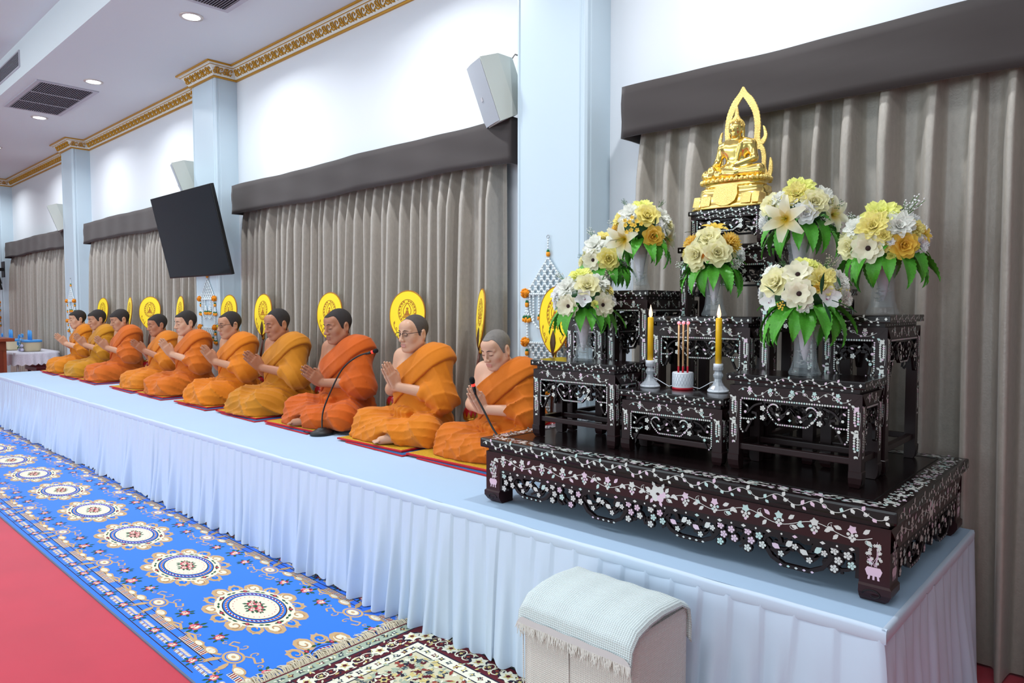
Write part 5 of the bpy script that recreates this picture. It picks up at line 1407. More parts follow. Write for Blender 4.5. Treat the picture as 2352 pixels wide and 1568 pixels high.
def bud(P):
    P = P - _v((0, 0, zb))
    d = sd_cap(P, (-.045, .0, .030), (.045, .0, .030), .036)
    for s in (-1, 1):
        d = smin(d, sd_cap(P, (s * .040, .0, .028), (s * .118, -.030, .026), .034, .025), .02)
        d = smin(d, sd_cap(P, (s * .118, -.030, .024), (-s * .020, -.062, .026 if s > 0 else .016), .024, .017), .015)
    d = smin(d, sd_ell(P, (0, .008, .085), (.044, .030, .062)), .03); d = smin(d, sd_cap(P, (-.036, .006, .140), (.036, .006, .140), .034), .035)
    for s in (-1, 1):
        d = smin(d, sd_cap(P, (s * .040, .006, .158), (s * .066, .008, .148), .022, .021), .02)
    d = smin(d, smin(sd_cap(P, (-.068, .008, .146), (-.084, -.004, .082), .020, .0155), sd_cap(P, (-.084, -.004, .082), (-.092, -.050, .048), .0155, .011), .01), .012)
    d = smin(d, smin(sd_cap(P, (.068, .008, .146), (.084, .0, .085), .020, .0155), sd_cap(P, (.084, .0, .085), (.012, -.052, .052), .0155, .011), .01), .012)
    for i in range(4): d = smin(d, sd_cap(P, (-.098 + .007 * i, -.054, .046), (-.098 + .0065 * i, -.072, .012), .0052, .0038), .006)
    d = smin(d, sd_ell(P, (-.090, -.054, .046), (.014, .010, .014)), .01); d = smin(d, sd_ell(P, (.0, -.056, .050), (.026, .016, .008)), .01)
    d = smin(d, sd_cap(P, (0, .004, .17), (0, .002, .20), .020, .018), .02)
    # strip of robe over the left shoulder
    d = smin(d, sd_cap(P, (.034, -.026, .150), (.016, -.030, .07), .008), .006)
    q = (P - _v((0, -.002, .222))) / .0046 * .01
    d2 = sd_ell(P, (0, .002, .232), (.031, .034, .032)); d2 = smin(d2, sd_ell(P, (0, -.006, .214), (.025, .027, .032)), .015); d2 = smin(d2, sd_ell(P, (0, -.024, .190), (.010, .008, .008)), .012)
    d2 = smin(d2, sd_cap(P, (0, -.030, .226), (0, -.037, .210), .003, .0048), .005)
    for s in (-1, 1):
        d2 = smin(d2, sd_cap(P, (s * .003, -.032, .228), (s * .022, -.026, .230), .0025), .003); d2 = smin(d2, sd_cap(P, (s * .007, -.031, .219), (s * .019, -.027, .220), .0032), .002)
        d2 = smin(d2, sd_ell(P, (s * .032, .004, .205), (.0045, .008, .030)), .004)
    d2 = smin(d2, sd_cap(P, (-.007, -.0315, .199), (.007, -.0315, .199), .0032), .003)
    d = smin(d, d2, .008)
    return d
V, Q = surface(bud, (-.17, -.12, .12), (.17, .07, .42), .0030); V = relax(V, Q, 1, .4)
fig = obj('figure', fast_mesh('figure', V, Q, M_au), bu)
hc = MB(); zc = zb + .232
for i in range(8):      # curled hair and topknot
    tt = .25 + i * .19
    n = max(4, int(26 * sin(min(tt, 1.57))))
    for k in range(n):
        a = 2 * pi * (k + .5 * (i % 2)) / n; x, y, z = .0315 * sin(tt) * cos(a), .0345 * sin(tt) * sin(a) + .002, .034 * cos(tt)
        if y < -.012 and z < .014: continue
        hc.ball((x, y, zc + z), .0044, 6, 4)
hc.lathe([(.020, .024), (.018, .034), (.012, .046), (.009, .050), (.010, .054), (.008, .066), (.004, .085), (.0, .105)], 14, (0, .002, zc), cap=False)
hc.build('hair_curls', M_au2, fig)
# flame arch: flat openwork loop with curled shoulders
AR = MB(); arch = bu
def arch_bar(pts, ws, dp=.010, y=.062):
    P = smooth_path(pts, 8); k = len(P); W = [ws[0] + (ws[1] - ws[0]) * i / (k - 1) if len(ws) == 2 else np.interp(i / (k - 1), np.linspace(0, 1, len(ws)), ws) for i in range(k)]
    b0 = len(AR.v)
    for i in range(k):
        a, b = P[max(i - 1, 0)], P[min(i + 1, k - 1)]; dx, dz = b[0] - a[0], b[1] - a[1]; l = sqrt(dx * dx + dz * dz) or 1; n = (-dz / l * W[i] / 2, dx / l * W[i] / 2); s_ = 1 + (.10 if i % 2 else -.06)
        for (o, yy) in ((1, -dp / 2), (1, dp / 2), (-1, dp / 2), (-1, -dp / 2)): AR.v.append((P[i][0] + n[0] * o * s_, y + yy * (1 if o == 1 else .8), P[i][1] + n[1] * o * s_))
        AR.v[-4:]
    for i in range(k - 1):
        for j in range(4): AR.face((b0 + i * 4 + j, b0 + i * 4 + (j + 1) % 4, b0 + (i + 1) * 4 + (j + 1) % 4, b0 + (i + 1) * 4 + j), False)
    AR.face((b0, b0 + 1, b0 + 2, b0 + 3)); e = b0 + (k - 1) * 4; AR.face((e + 3, e + 2, e + 1, e))
for s in (-1, 1):
    arch_bar([(s * .118, zb + .012), (s * .102, zb + .05), (s * .100, zb + .10), (s * .092, zb + .135), (s * .074, zb + .150), (s * .068, zb + .19), (s * .070, zb + .24), (s * .060, zb + .30), (s * .036, zb + .35), (s * .010, zb + .385), (0, zb + .418)], [.012, .016, .018, .018, .026, .024, .026, .027, .030, .024, .004])
    arch_bar([(s * .074, zb + .150), (s * .094, zb + .165), (s * .106, zb + .190), (s * .100, zb + .222), (s * .094, zb + .232)], [.022, .020, .014, .008, .002])
    arch_bar([(s * .122, zb + .0), (s * .130, zb + .03), (s * .132, zb + .07), (s * .130, zb + .09)], [.010, .018, .012, .003])
    arch_bar([(s * .130, -.0 + zb - .02), (s * .128, zb + .005)], [.012, .022])
AR.build('flame_arch', M_au2, bu)
# ================================================================== monks
SKINS = [mat('skin_%d' % i, c, .42, 0, .4, sss=.12, bump=(220, .12, .0015), var=(9, .05)) for i, c in enumerate([(206, 160, 132), (190, 140, 110), (176, 120, 90), (214, 168, 142), (172, 120, 92)])]
LIPS = [mat('lip_%d' % i, c, .4) for i, c in enumerate([(190, 130, 114), (172, 112, 94), (152, 96, 76), (200, 136, 120), (146, 92, 74)])]
M_brow = mat('brow_hair', (34, 26, 24), .8); M_lash = mat('lash_line', (38, 24, 20), .7)
def robe_mat(i, rgb): return mat('robe_cloth_%d' % i, rgb, .82, 0, .25, sheen=.12, bump=(26, .35, .010, (1, 1, .6)), var=(3.5, .05))
def head_frame(p):
    return rotm(p['hp'], p.get('hr', 0), p['hy']), np.array(p['head'], np.float32)
def head_sdf(q, p):
    """q: points in head space (facing -y)"""
    w = p.get('hw', 1.0); j = p.get('jaw', 1.0); L = []
    d = sd_ell(q, (0, .012, .036), (.074 * w, .086, .082))
    d = smin(d, sd_ell(q, (0, -.018, -.024), (.066 * w, .074, .088)), .03)
    for s in (-1, 1):
        d = smin(d, sd_cap(q, (s * .052 * w * j, .002, -.052), (s * .024 * j, -.058, -.094), .023, .019), .03)
        d = smin(d, sd_ell(q, (s * .043 * w, -.055, -.022), (.022, .022, .026)), .022)
    d = smin(d, sd_ell(q, (0, -.066, -.096), (.023 * j, .020, .017)), .022)
    d = smin(d, sd_ell(q, (0, -.066, .046), (.050 * w, .028, .036)), .03)            # forehead
    for s in (-1, 1):
        d = smin(d, sd_cap(q, (s * .012, -.089, .020), (s * .048 * w, -.070, .020), .0075, .006), .012)   # brow ridge
        d = smax(d, -sd_ell(q, (s * .031, -.101, .003), (.019, .017, .0115)), .014)                        # socket
        d = smin(d, sd_ell(q, (s * .031, -.0775, .001), (.0165, .0140, .0105)), .006)                      # closed lid
    d = smin(d, sd_cap(q, (0, -.086, .016), (0, -.106, -.028), .0075, .0105), .012)   # nose
    d = smin(d, sd_ell(q, (0, -.108, -.034), (.0125, .0120, .0105)), .008)
    for s in (-1, 1): d = smin(d, sd_ell(q, (s * .0135 * p.get('nose', 1), -.098, -.037), (.0090, .0110, .0080)), .008)
    d = smin(d, sd_ell(q, (0, -.074, -.064), (.030, .022, .020)), .016)              # muzzle
    d = smin(d, sd_cap(q, (-.019, -.090, -.0615), (.019, -.090, -.0615), .0055), .006)
    d = smin(d, sd_cap(q, (-.015, -.0895, -.0725), (.015, -.0895, -.0725), .0065), .006)
    d = smax(d, -sd_cap(q, (-.021, -.0985, -.0670), (.021, -.0985, -.0670), .0022 + p.get('open', 0) * .003), .004)
    for s in (-1, 1):
        e = sd_ell(q, (s * .078 * w, .010, -.008), (.010, .022, .035), rotm(-.2, 0, s * .35))
        e = smax(e, -sd_ell(q, (s * .089 * w, .006, -.004), (.009, .013, .021)), .006); d = smin(d, e, .008)
    return d
def hand_parts(P, p, s, W, dv, qv, k):
    """s=+1 left hand, palm pressed against the plane x=W.x ; dv finger direction, qv thumb side"""
    dv, qv = _v(dv), _v(qv); X = np.array([1, 0, 0], np.float32); B = np.stack([X, dv, qv], 1); o = _v((W[0], W[1], W[2]))
    q = (P - o) @ B; x = s * .0135
    d = sd_box(q, (x, .048, 0), (.0125, .050, .039), .012)
    d = smin(d, sd_ell(q, (x * 1.05, .030, .020), (.015, .032, .022)), .012)
    for i, (off, L, sp) in enumerate(((-.0285, .060, -.03), (-.0098, .077, -.01), (.0092, .083, .015), (.0275, .074, .035))):
        a = np.array((x * .92, .090 + (.004 if i in (1, 2) else -.002), off)); m = a + np.array((s * .0015, L * .55, L * .55 * sp)); e = a + np.array((-s * .001, L, L * sp))
        f = smin(sd_cap(q, a, m, .0092, .0083), sd_cap(q, m, e, .0083, .0068), .004); d = smin(d, f, .007)
    a = np.array((x * 1.0, .022, .032)); m = np.array((x * .9, .058, .050)); e = np.array((x * .55, .090, .053))
    d = smin(d, smin(sd_cap(q, a, m, .0125, .0100), sd_cap(q, m, e, .0098, .0078), .004), .010)
    return d
def foot_sdf(P, a, b):
    a, b = _v(a), _v(b); t = (b - a) / np.linalg.norm(b - a); d = sd_cap(P, a, b, .034, .026); sdv = np.cross(t, (0, 0, 1.)); sdv = sdv / (np.linalg.norm(sdv) + 1e-6)
    for i in range(5):
        o = b + t * .012 + sdv * (.034 - .017 * i); e = o + t * (.040 - .004 * i) + _v((0, 0, -.004)); d = smin(d, sd_cap(P, o, e, .0105 - .0008 * i, .0085 - .0008 * i), .010)
    return d
def monk(label, x, y, p, near):
    S = p.get('s', 1.0); seed = p['seed']; t = thing('person', label, 'person', (x, y, HP + .024), p.get('rot', 0.0), 'orange-robed seated monks')
    Rh, Hc = head_frame(p); SR, SL = (-.185, .0, .535), (.187, .0, .535); ER, EL = (-.262, -.045, .305), (.268, -.050, .305)
    hx, hyy, hz = p.get('hand', (0, -.295, .40)); ang = p.get('hang', 50); dv = (0, -cos(radians(ang)), sin(radians(ang))); qv = (0, sin(radians(ang)), cos(radians(ang)))
    WR, WL = (hx - .022, hyy, hz), (hx + .022, hyy, hz); fat = p.get('fat', 1.0); nb = (Hc[0] * .5, Hc[1] * .3 - .0, .565); cross = p['legs'] == 'cross'
    HS = p.get('hs', 1.07); nk = Hc + Rh @ _v((0, .024, -.075 * HS))
    if cross: KR, KL, AR, AL = (-.285, -.215, .085), (.295, -.21, .085), (.07, -.30, .045), (-.05, -.245, .04)
    else:
        sw = p.get('swing', 0); KR, KL, AR, AL = (-.165 + sw, -.30, .078), (.14 + sw, -.275, .078), (-.16, .06, .05), (.20, .05, .05)
    def body(P):
        d = sd_ell(P, (0, .0, .27), (.150 * fat, .115 * fat, .19)); d = smin(d, sd_cap(P, (-.085, .0, .44), (.085, .0, .44), .112), .09)
        d = smin(d, sd_cap(P, SR, SL, .056), .06)
        for s_, e_ in ((SR, nk), (SL, nk)): d = smin(d, sd_cap(P, s_, (nk * .6 + _v(nb) * .4), .036, .042), .05)
        d = smin(d, sd_cap(P, nb, nk + Rh @ _v((0, -.002, .02)), .056, .050), .035)
        for sh, el, wr in ((SR, ER, WR), (SL, EL, WL)):
            d = smin(d, smin(sd_cap(P, sh, el, .054 * fat, .043), sd_cap(P, el, (np.array(wr) - _v(dv) * .01), .045, .030), .02), .035)
        for kn, an, sx in ((KR, AR, -1), (KL, AL, 1)):
            d = smin(d, smin(sd_cap(P, (sx * .09, .0, .09), kn, .075, .06), sd_cap(P, kn, an, .05, .036), .03), .05)
        q = (P - Hc) @ Rh / HS; hd = np.full(len(P), 9., np.float32); m = (np.abs(q) < (.12, .145, .165)).all(1)
        if m.any(): hd[m] = head_sdf(q[m], p) * HS
        far_ = ~m; hd[far_] = np.sqrt((q[far_] ** 2).sum(1)) - .10
        d = smin(d, hd, .018)
        hq = P - _v((hx, hyy, hz)); m = (np.abs(hq) < .26).all(1)
        if m.any():
            hh = np.minimum(hand_parts(P[m], p, -1, (hx - .001, hyy, hz), dv, qv, .01), hand_parts(P[m], p, 1, (hx + .001, hyy, hz), dv, qv, .01)); d[m] = smin(d[m], hh, .012)
        for f in p.get('feet', ()): d = smin(d, foot_sdf(P, *f), .03)
        return d
    # robe
    A = _v((.060, 0, .600)); nn = _v(p.get('neckn', (-.60, -.10, .79))); nn = nn / np.linalg.norm(nn)
    def arm_axis(P):
        d = np.array(EL) - np.array(SL); q = P - _v(SL); return (q @ d.astype(np.float32)) / float(d @ d)
    def ridge(t, e=2.2): return (1 - np.abs(np.sin(t))) ** e
    def torso_shape(P):
        d = sd_ell(P, (0, .004, .25), (.172 * fat, .142 * fat, .215)); d = smin(d, sd_cap(P, (-.085, .004, .435), (.09, .004, .44), .132), .10)
        d = smin(d, sd_cap(P, (.06, .01, .545), (.185, .004, .530), .078, .082), .07); d = smin(d, sd_cap(P, (-.14, .0, .47), (.1, .0, .50), .078), .07)
        return d
    def robe(P):
        to = torso_shape(P); sv = (P - A) @ nn
        to = smax(to, sv, .012)
        fo = -.013 * ridge(sv * 34 + 1.8 * wob(P, 6, seed)) * np.clip((P[:, 2] - .16) * 12, 0, 1) * np.clip(.5 + wob(P, 5, seed + 20), 0, 1)
        to = to + fo
        # sleeve: upper arm, hanging elbow bag, opening on the forearm
        e2 = np.array(EL) + .34 * (np.array(WL) - np.array(EL))
        sl = smin(sd_cap(P, SL, EL, .080 * fat, .078), sd_cap(P, EL, e2, .074, .056), .05)
        sl = smin(sl, sd_ell(P, (EL[0] + .005, EL[1] + .03, EL[2] - .035), (.075, .095, .070)), .05)
        ax = arm_axis(P); sl = sl - .022 * ridge(ax * 7.5 + P @ _v((9, -6, 0)) + 1.5 * wob(P, 7, seed + 1)) * np.clip(ax * 2, 0, 1) * np.clip(.55 + wob(P, 6, seed + 21), 0, 1) - .010 * ridge((P @ _v((16, 30, 20))) + 1.5 * wob(P, 8, seed + 9))
        d = smin(to, sl, .045)
        # lower robe over the folded legs
        if cross:
            lg = sunion([sd_cap(P, (-.10, .02, .10), KR, .115, .088), sd_cap(P, (.10, .02, .10), KL, .115, .086), sd_cap(P, KR, AR, .088, .062), sd_cap(P, KL, AL, .086, .062)], .08)
            lg = smin(lg, sd_ell(P, (0, -.17, .05), (.27, .19, .085)), .07); lg = smin(lg, sd_ell(P, (0, .04, .10), (.215, .155, .12)), .08)
            lg = smin(lg, sd_ell(P, (-.17, -.27, .012), (.19, .11, .050)), .06)
        else:
            lg = sunion([sd_cap(P, (-.10, .0, .12), KR, .115, .090), sd_cap(P, (.10, .0, .12), KL, .115, .090), sd_cap(P, KR, AR, .085, .075), sd_cap(P, KL, AL, .085, .08)], .07)
            lg = smin(lg, sd_ell(P, (0, .06, .09), (.205, .155, .13)), .08); lg = smin(lg, sd_ell(P, (0, -.20, .07), (.23, .19, .085)), .08); lg = smin(lg, sd_ell(P, (-.02, -.22, .0), (.28, .21, .045)), .05)
        u = P @ _v((.55, .35, .75)); lg = lg - .024 * ridge(u * 20 + 1.6 * wob(P, 5, seed + 2), 2.6) * np.clip(.5 + wob(P, 4, seed + 3), 0, 1) - .018 * ridge((P @ _v((22, -14, 12))) + 1.6 * wob(P, 6, seed + 4), 3) * np.clip(.4 - wob(P, 5, seed + 7), 0, 1) - .009 * ridge((P @ _v((-20, 30, 46))) + 2 * wob(P, 9, seed + 8))
        d = smin(d, lg, .06)
        # rolled waist fold and hanging front pleat
        wz = sd_ell(P, (0, .0, .205), (.186 * fat, .158 * fat, .030)); d = smin(d, wz - .008 * ridge(P[:, 0] * 16 + P[:, 2] * 40 + wob(P, 8, seed + 11)), .03)
        pl = sd_box(P, (.03, -.155 * fat, .135), (.055, .024, .085), .015, rotm(.35, .15, .1)); d = smin(d, pl + .004 * np.sin(P[:, 0] * 170), .03)
        d = smax(d, -(P[:, 2] - .001), .006)
        # hem of the lower robe open over a visible foot
        for f in p.get('feet', ()): d = smax(d, -(sd_cap(P, _v(f[0]) + (_v(f[1]) - _v(f[0])) * .35, _v(f[1]) + (_v(f[1]) - _v(f[0])) * .8, .046)), .02)
        return d
    def sash(P):
        sv = (P - A) @ nn; SW = p.get('sashw', .185); ef = np.clip(-sv / SW, 0, 1); d = torso_shape(P) - (.009 + .011 * ef * ef)
        ax = arm_axis(P); cap = smin(sd_cap(P, (.10, .006, .548), (.215, .0, .505), .086, .084), sd_cap(P, SL, EL, .090 * fat, .086), .04) - .006
        d = smin(d, cap, .05)
        lo_ = -SW + .008 * wob(P, 9, seed + 6)
        d = d - .006 * ridge(sv * 30 + 1.2 * wob(P, 6, seed + 5), 4)
        d = smax(d, np.abs(sv - lo_ * .5 - .003) + lo_ * .5, .010)
        d = smax(d, -(torso_shape(P) + .012), .004)                 # only a layer, not solid
        d = smax(d, (.20 - P[:, 2]) * .8, .02)
        return d
    h1 = .0036 if near else .0055; h2 = .0072 if near else .0105
    zt = Hc[2] + .16
    V, Q = surface(body, (-.36, -.56, -.01), (.36, .26, zt), h1); V = relax(V, Q, 1, .35)
    cen = V[Q].mean(1); q = (cen - Hc) @ Rh / HS
    lip = (np.minimum(sd_cap(q.astype(np.float32), (-.018, -.0915, -.0625), (.018, -.0915, -.0625), .0058), sd_cap(q.astype(np.float32), (-.014, -.0915, -.0725), (.014, -.0915, -.0725), .0068)) < .0012)
    bd = obj('body', fast_mesh('body', V, Q, [SKINS[p['skin']], LIPS[p['skin']]], lip.astype(int)), t, sc=S)
    V, Q = surface(robe, (-.48, -.60, -.012), (.48, .30, .70), h2); V = relax(V, Q, 1, .4)
    M_r = robe_mat(seed, p['robe']); obj('robe', fast_mesh('robe', V, Q, M_r), t, sc=S)
    V, Q = surface(sash, (-.36, -.30, .10), (.40, .30, .70), h2 * .75); V = relax(V, Q, 1, .4)
    obj('shoulder_cloth', fast_mesh('shoulder_cloth', V, Q, M_r), t, sc=S)
    # cropped hair: thin shell over the scalp
    hl = p.get('hairline', .060)
    def hair(P):
        d = head_sdf(P, p) - .0022
        y = P[:, 1]; z = P[:, 2]; ax_ = np.abs(P[:, 0])
        k_ = np.clip((y + .058) / .040, 0, 1); k_ = k_ * k_ * (3 - 2 * k_); line = hl - k_ * (hl + .018)          # front edge falls towards the ear
        line = line + p.get('temple', -.1) * np.clip(ax_ - .02, 0, .05) * np.clip((-.0 - y) * 20, 0, 1)
        line = np.maximum(np.where(y > .012, -.062 + np.clip(.05 - y, 0, .05) * .35, line), -.066); line = np.where((y <= .012), np.maximum(line, -.018), line)
        d = smax(d, line - z, .003)
        d = smax(d, -(sd_ell(P, (.086, .012, -.008), (.020, .026, .040))), .003); d = smax(d, -(sd_ell(P, (-.086, .012, -.008), (.020, .026, .040))), .003)
        return smax(d, -sd_ell(P, (0, .012, .022), (.058, .068, .074)), .004)
    V, Q = surface(hair, (-.10, -.11, -.08), (.10, .13, .14), h1); V = (V * HS @ Rh.T + Hc).astype(np.float32)
    obj('hair', fast_mesh('hair', V, Q, mat('hair_%d' % p.get('hc', 0), [(48, 43, 42), (82, 74, 70), (128, 122, 117)][p.get('hc', 0)], .85, bump=(900, .8, .002), var=(40, .12))), bd)
    to3 = lambda a: tuple(Hc + HS * (Rh @ _v(a)))
    for s in (-1, 1):
        MB().tube([to3((s * .012, -.0985, .0215)), to3((s * .028, -.0965, .0265)), to3((s * .048, -.0805, .0215))], [.0018, .0026, .0008], 6).build('eyebrow', M_brow, bd)
        MB().tube([to3((s * .0165, -.0895, -.0045)), to3((s * .0250, -.0925, -.0065)), to3((s * .0370, -.0915, -.0062)), to3((s * .0455, -.0850, -.0030))], [.0008, .0015, .0016, .0008], 5).build('eyelid_line', M_lash, bd)
    if p.get('glasses'):
        gl = thing('glasses', None, None, (0, 0, 0), 0, None, t); gl.scale = (S, S, S)
        Mg = mat('glasses_frame', (26, 26, 30), .3, .3); Ml = mat('glasses_lens', (235, 240, 245), .02, 0, .5, trans=1.0, ior=1.05)
        for s in (-1, 1):
            sq = lambda a: (abs(cos(a)) ** 4 + abs(sin(a)) ** 4) ** -.25; rim = [to3((s * .033 + .0235 * cos(a) * sq(a), -.104 + .004 * abs(cos(a)), .0005 + .0125 * sin(a) * sq(a))) for a in [2 * pi * i / 20 for i in range(20)]]
            MB().tube(rim, .0008, 6, closed=True).build('rim', Mg, gl); MB().tube([rim[i] for i in range(0, 11)], .0020, 6).build('brow_bar', Mg, gl)
            MB().add(rim, [tuple(range(20))]); lb = MB(); lb.add(rim, [tuple(range(20))]); lb.build('lens', Ml, gl)
            MB().tube([to3((s * .055, -.101, .006)), to3((s * .074, -.080, .010)), to3((s * .084, .0, .014)), to3((s * .083, .018, .006))], .0018, 6).build('temple_arm', Mg, gl)
        MB().tube([to3((-.010, -.108, .004)), to3((0, -.112, .007)), to3((.010, -.108, .004))], .0015, 6).build('bridge', Mg, gl)
    return t
def mp(seed, robe, skin, zt, **k):
    """zt: height of the crown above the sitting mat"""
    d = dict(seed=seed, robe=robe, skin=skin, legs='kneel', hp=.12, hy=0.0, head=(0, -.055, .705), hand=(0, -.285, .385)); d.update(k)
    d['s'] = zt / (d['head'][2] + .125); return d
MONKS = [
    (-10.710, 3.000, mp(1, (208, 124, 24), 0, .808, hp=.10, hw=.96, hairline=.058, hand=(0, -.215, 0.38), hang=46)),
    (-9.910, 3.000, mp(2, (192, 130, 28), 1, .817, hp=.18, hairline=.056, hand=(0, -.215, 0.39), hang=50)),
    (-9.120, 3.010, mp(3, (200, 98, 28), 1, .825, hp=.24, fat=1.12, hw=1.05, jaw=1.12, hairline=.050, hand=(0, -.215, 0.38), hang=46)),
    (-7.990, 3.010, mp(4, (208, 120, 28), 2, .776, hp=.12, hairline=.060, hand=(0, -.215, 0.42), hang=40)),
    (-7.220, 3.000, mp(5, (202, 104, 24), 0, .817, hp=.10, hairline=.062, hand=(0, -.215, 0.4), hang=55)),
    (-6.260, 3.000, mp(6, (210, 118, 20), 1, .813, hp=.10, hairline=.072, temple=.25, glasses=True, hc=0, hand=(0, -.215, 0.38), hang=52)),
    (-5.396, 3.000, mp(7, (194, 122, 26), 2, .839, hp=.20, hairline=.088, temple=.35, hc=0, hand=(0, -.215, 0.365), hang=42)),
    (-4.492, 2.990, mp(8, (196, 88, 20), 4, .841, legs='cross', hp=.14, fat=1.10, hw=1.04, jaw=1.1, nose=1.2, hairline=.070, temple=.30, open=1, hand=(0, -.215, 0.31), hang=38, feet=[((.02, -.30, .045), (-.08, -.375, .028))])),
    (-3.618, 2.990, mp(9, (210, 120, 24), 0, .804, legs='cross', hp=.06, fat=1.12, hw=1.04, jaw=1.08, hairline=.098, temple=.45, open=1, glasses=True, hc=1, hand=(0, -.215, 0.365), hang=60, feet=[((.12, -.30, .045), (.05, -.375, .028))])),
    (-2.840, 2.980, mp(10, (202, 106, 22), 3, .723, legs='cross', hp=.32, fat=1.05, hw=1.05, jaw=1.1, hairline=.080, temple=.20, hc=2, head=(0, -.075, .690), hand=(0, -.215, 0.32), hang=54)),
]
MLAB = ['young monk in bright orange robe praying at the far end of the row', 'monk in mustard robe praying, second from the far end', 'heavyset monk in red-orange robe praying, third from the far end', 'monk with lower seat and tan face beside the broad yellow fan', 'monk in deep orange robe praying below the television edge',
        'bespectacled monk praying in front of the pillar below the television', 'balding monk in mustard robe praying with bowed head', 'monk in dark orange robe sitting cross-legged behind the table microphone', 'monk in dark half-rim glasses chanting cross-legged with raised hands', 'grey-haired monk with closed eyes praying beside the altar']
for i, (x, y, p) in enumerate(MONKS): monk(MLAB[i], x, y, p, i >= 6)
# ================================================================== flower arrangements in crystal vases
def crystal():
    m = mat('crystal_glass', (210, 222, 228), .03, 0, 1.0); m.node_tree.nodes['Principled BSDF'].inputs['Alpha'].default_value = .15; return m
M_cry = crystal()
FC = {'yg': (253, 254, 150), 'cream': (255, 255, 246), 'pale': (255, 249, 200), 'yellow': (255, 241, 150), 'gold': (255, 214, 90), 'white': (255, 255, 255), 'orange': (254, 172, 70), 'warm': (255, 250, 224)}
def petal_mat(k, c):
    m = mat('petal_' + k, c, .6, 0, .25, var=(60, .05)); nt = m.node_tree; b = nt.nodes['Principled BSDF']; out = nt.nodes['Material Output']
    tr = nt.nodes.new('ShaderNodeBsdfTranslucent'); tr.inputs[0].default_value = tuple(x ** .5 for x in s2l(c)) + (1,); mx = nt.nodes.new('ShaderNodeMixShader'); mx.inputs[0].default_value = .35
    nt.links.new(b.outputs[0], mx.inputs[1]); nt.links.new(tr.outputs[0], mx.inputs[2]); nt.links.new(mx.outputs[0], out.inputs[0]); return m
FM = {k: petal_mat(k, c) for k, c in FC.items()}
M_eye = mat('anemone_eye', (46, 18, 20), .7); M_stam = mat('stamen_yellow', (196, 190, 80), .6); M_grn = mat('leaf_green', (82, 166, 48), .38, 0, .5, bump=(140, .3, .002), var=(30, .16)); M_grn2 = mat('leaf_dark', (34, 84, 46), .42, var=(30, .12)); M_stem = mat('stem_green', (80, 130, 60), .6); M_pink = mat('orchid_throat', (150, 90, 120), .5); M_heart = mat('orange_heart', (240, 90, 20), .5)
def petal_patch(mb, a, L, w, tilt, base=.0, cup=.2, curl=.0, ruf=0.0, nu=4, nv=5, seed=0, z0=0.0, two=None, tipw=.8):
    """one petal growing from the flower axis (+z) at azimuth a; tilt 0 upright .. pi/2 flat"""
    rd = Vector((cos(a), sin(a), 0)); td = Vector((-sin(a), cos(a), 0)); b0 = len(mb.v)
    for j in range(nv + 1):
        v = j / nv; ti = tilt + curl * v * v; 
        # integrate the bend roughly
        r = base + L * v * sin((tilt + ti) / 2); z = z0 + L * v * cos((tilt + ti) / 2)
        ww = w * (sin(pi * (.10 + .80 * v) ** tipw)) if True else w
        for i in range(nu + 1):
            u = 2 * i / nu - 1; n = rd * -cos(ti) + Vector((0, 0, sin(ti)))
            p = rd * r + Vector((0, 0, z)) + td * (u * ww) + n * (cup * w * u * u) + n * (ruf * L * sin(7 * u + seed + 5 * v) * v)
            mb.v.append(tuple(p))
    for j in range(nv):
        for i in range(nu):
            c = mb.cur
            if two is not None: mb.cur = two if (j < nv * .55 and 0 < i < nu - 1) or j < nv * .2 else c
            mb.face((b0 + j * (nu + 1) + i, b0 + j * (nu + 1) + i + 1, b0 + (j + 1) * (nu + 1) + i + 1, b0 + (j + 1) * (nu + 1) + i), True); mb.cur = c
FCACHE = {}
def flower_mesh(kind, col):
    key = (kind, col)
    if key in FCACHE: return FCACHE[key]
    mb = MB(); random.seed(hash(kind) % 1000 if False else sum(map(ord, kind)))
    if kind == 'rose':
        for l, (n, L, w, t, cu) in enumerate(((3, .24, .13, .05, .0), (4, .28, .16, .20, .1), (5, .33, .19, .40, .35), (6, .40, .23, .70, .5), (7, .46, .26, 1.00, .6))):
            for k in range(n): petal_patch(mb, 2 * pi * k / n + l * .6 + random.uniform(-.15, .15), L, w, t + random.uniform(-.06, .06), .015 + .01 * l, .35 - .05 * l, cu, .012, seed=k * 2.1, z0=.0)
    elif kind == 'peony':
        for l, (n, L, w, t, cu) in enumerate(((5, .22, .10, .15, .3), (7, .28, .12, .4, .4), (8, .36, .14, .7, .4), (9, .44, .16, 1.0, .4), (9, .49, .18, 1.25, .4))):
            for k in range(n): petal_patch(mb, 2 * pi * k / n + l * .4 + random.uniform(-.2, .2), L * random.uniform(.9, 1.08), w, t + random.uniform(-.12, .12), .01, .2, cu, .05, seed=k * 1.7 + l, nu=5)
    elif kind == 'mum':
        for l in range(7):
            t = .12 + l * .24; n = 6 + l * 4; L = .30 + .03 * l
            for k in range(n): petal_patch(mb, 2 * pi * k / n + l * .3 + random.uniform(-.1, .1), L * random.uniform(.85, 1.1), .060, t + random.uniform(-.1, .1), .0, .5, -.3, .03, 2, 3, seed=k, z0=0)
    elif kind == 'cluster':
        for k in range(11):
            a, r = k * 2.4, .13 * sqrt(k); c = Vector((r * cos(a), r * sin(a), .25 - r * r * .8)); b0 = len(mb.v); sub = MB()
            for q in range(5): petal_patch(sub, 2 * pi * q / 5 + k, .12, .05, 1.15, .0, .2, .1, 0, 2, 3)
            for v in sub.v: mb.v.append(tuple(Vector(v) + c))
            for f in sub.f: mb.face([b0 + i for i in f], True)
    me = mb.mesh(kind, FM[col]); FCACHE[key] = me
    return me
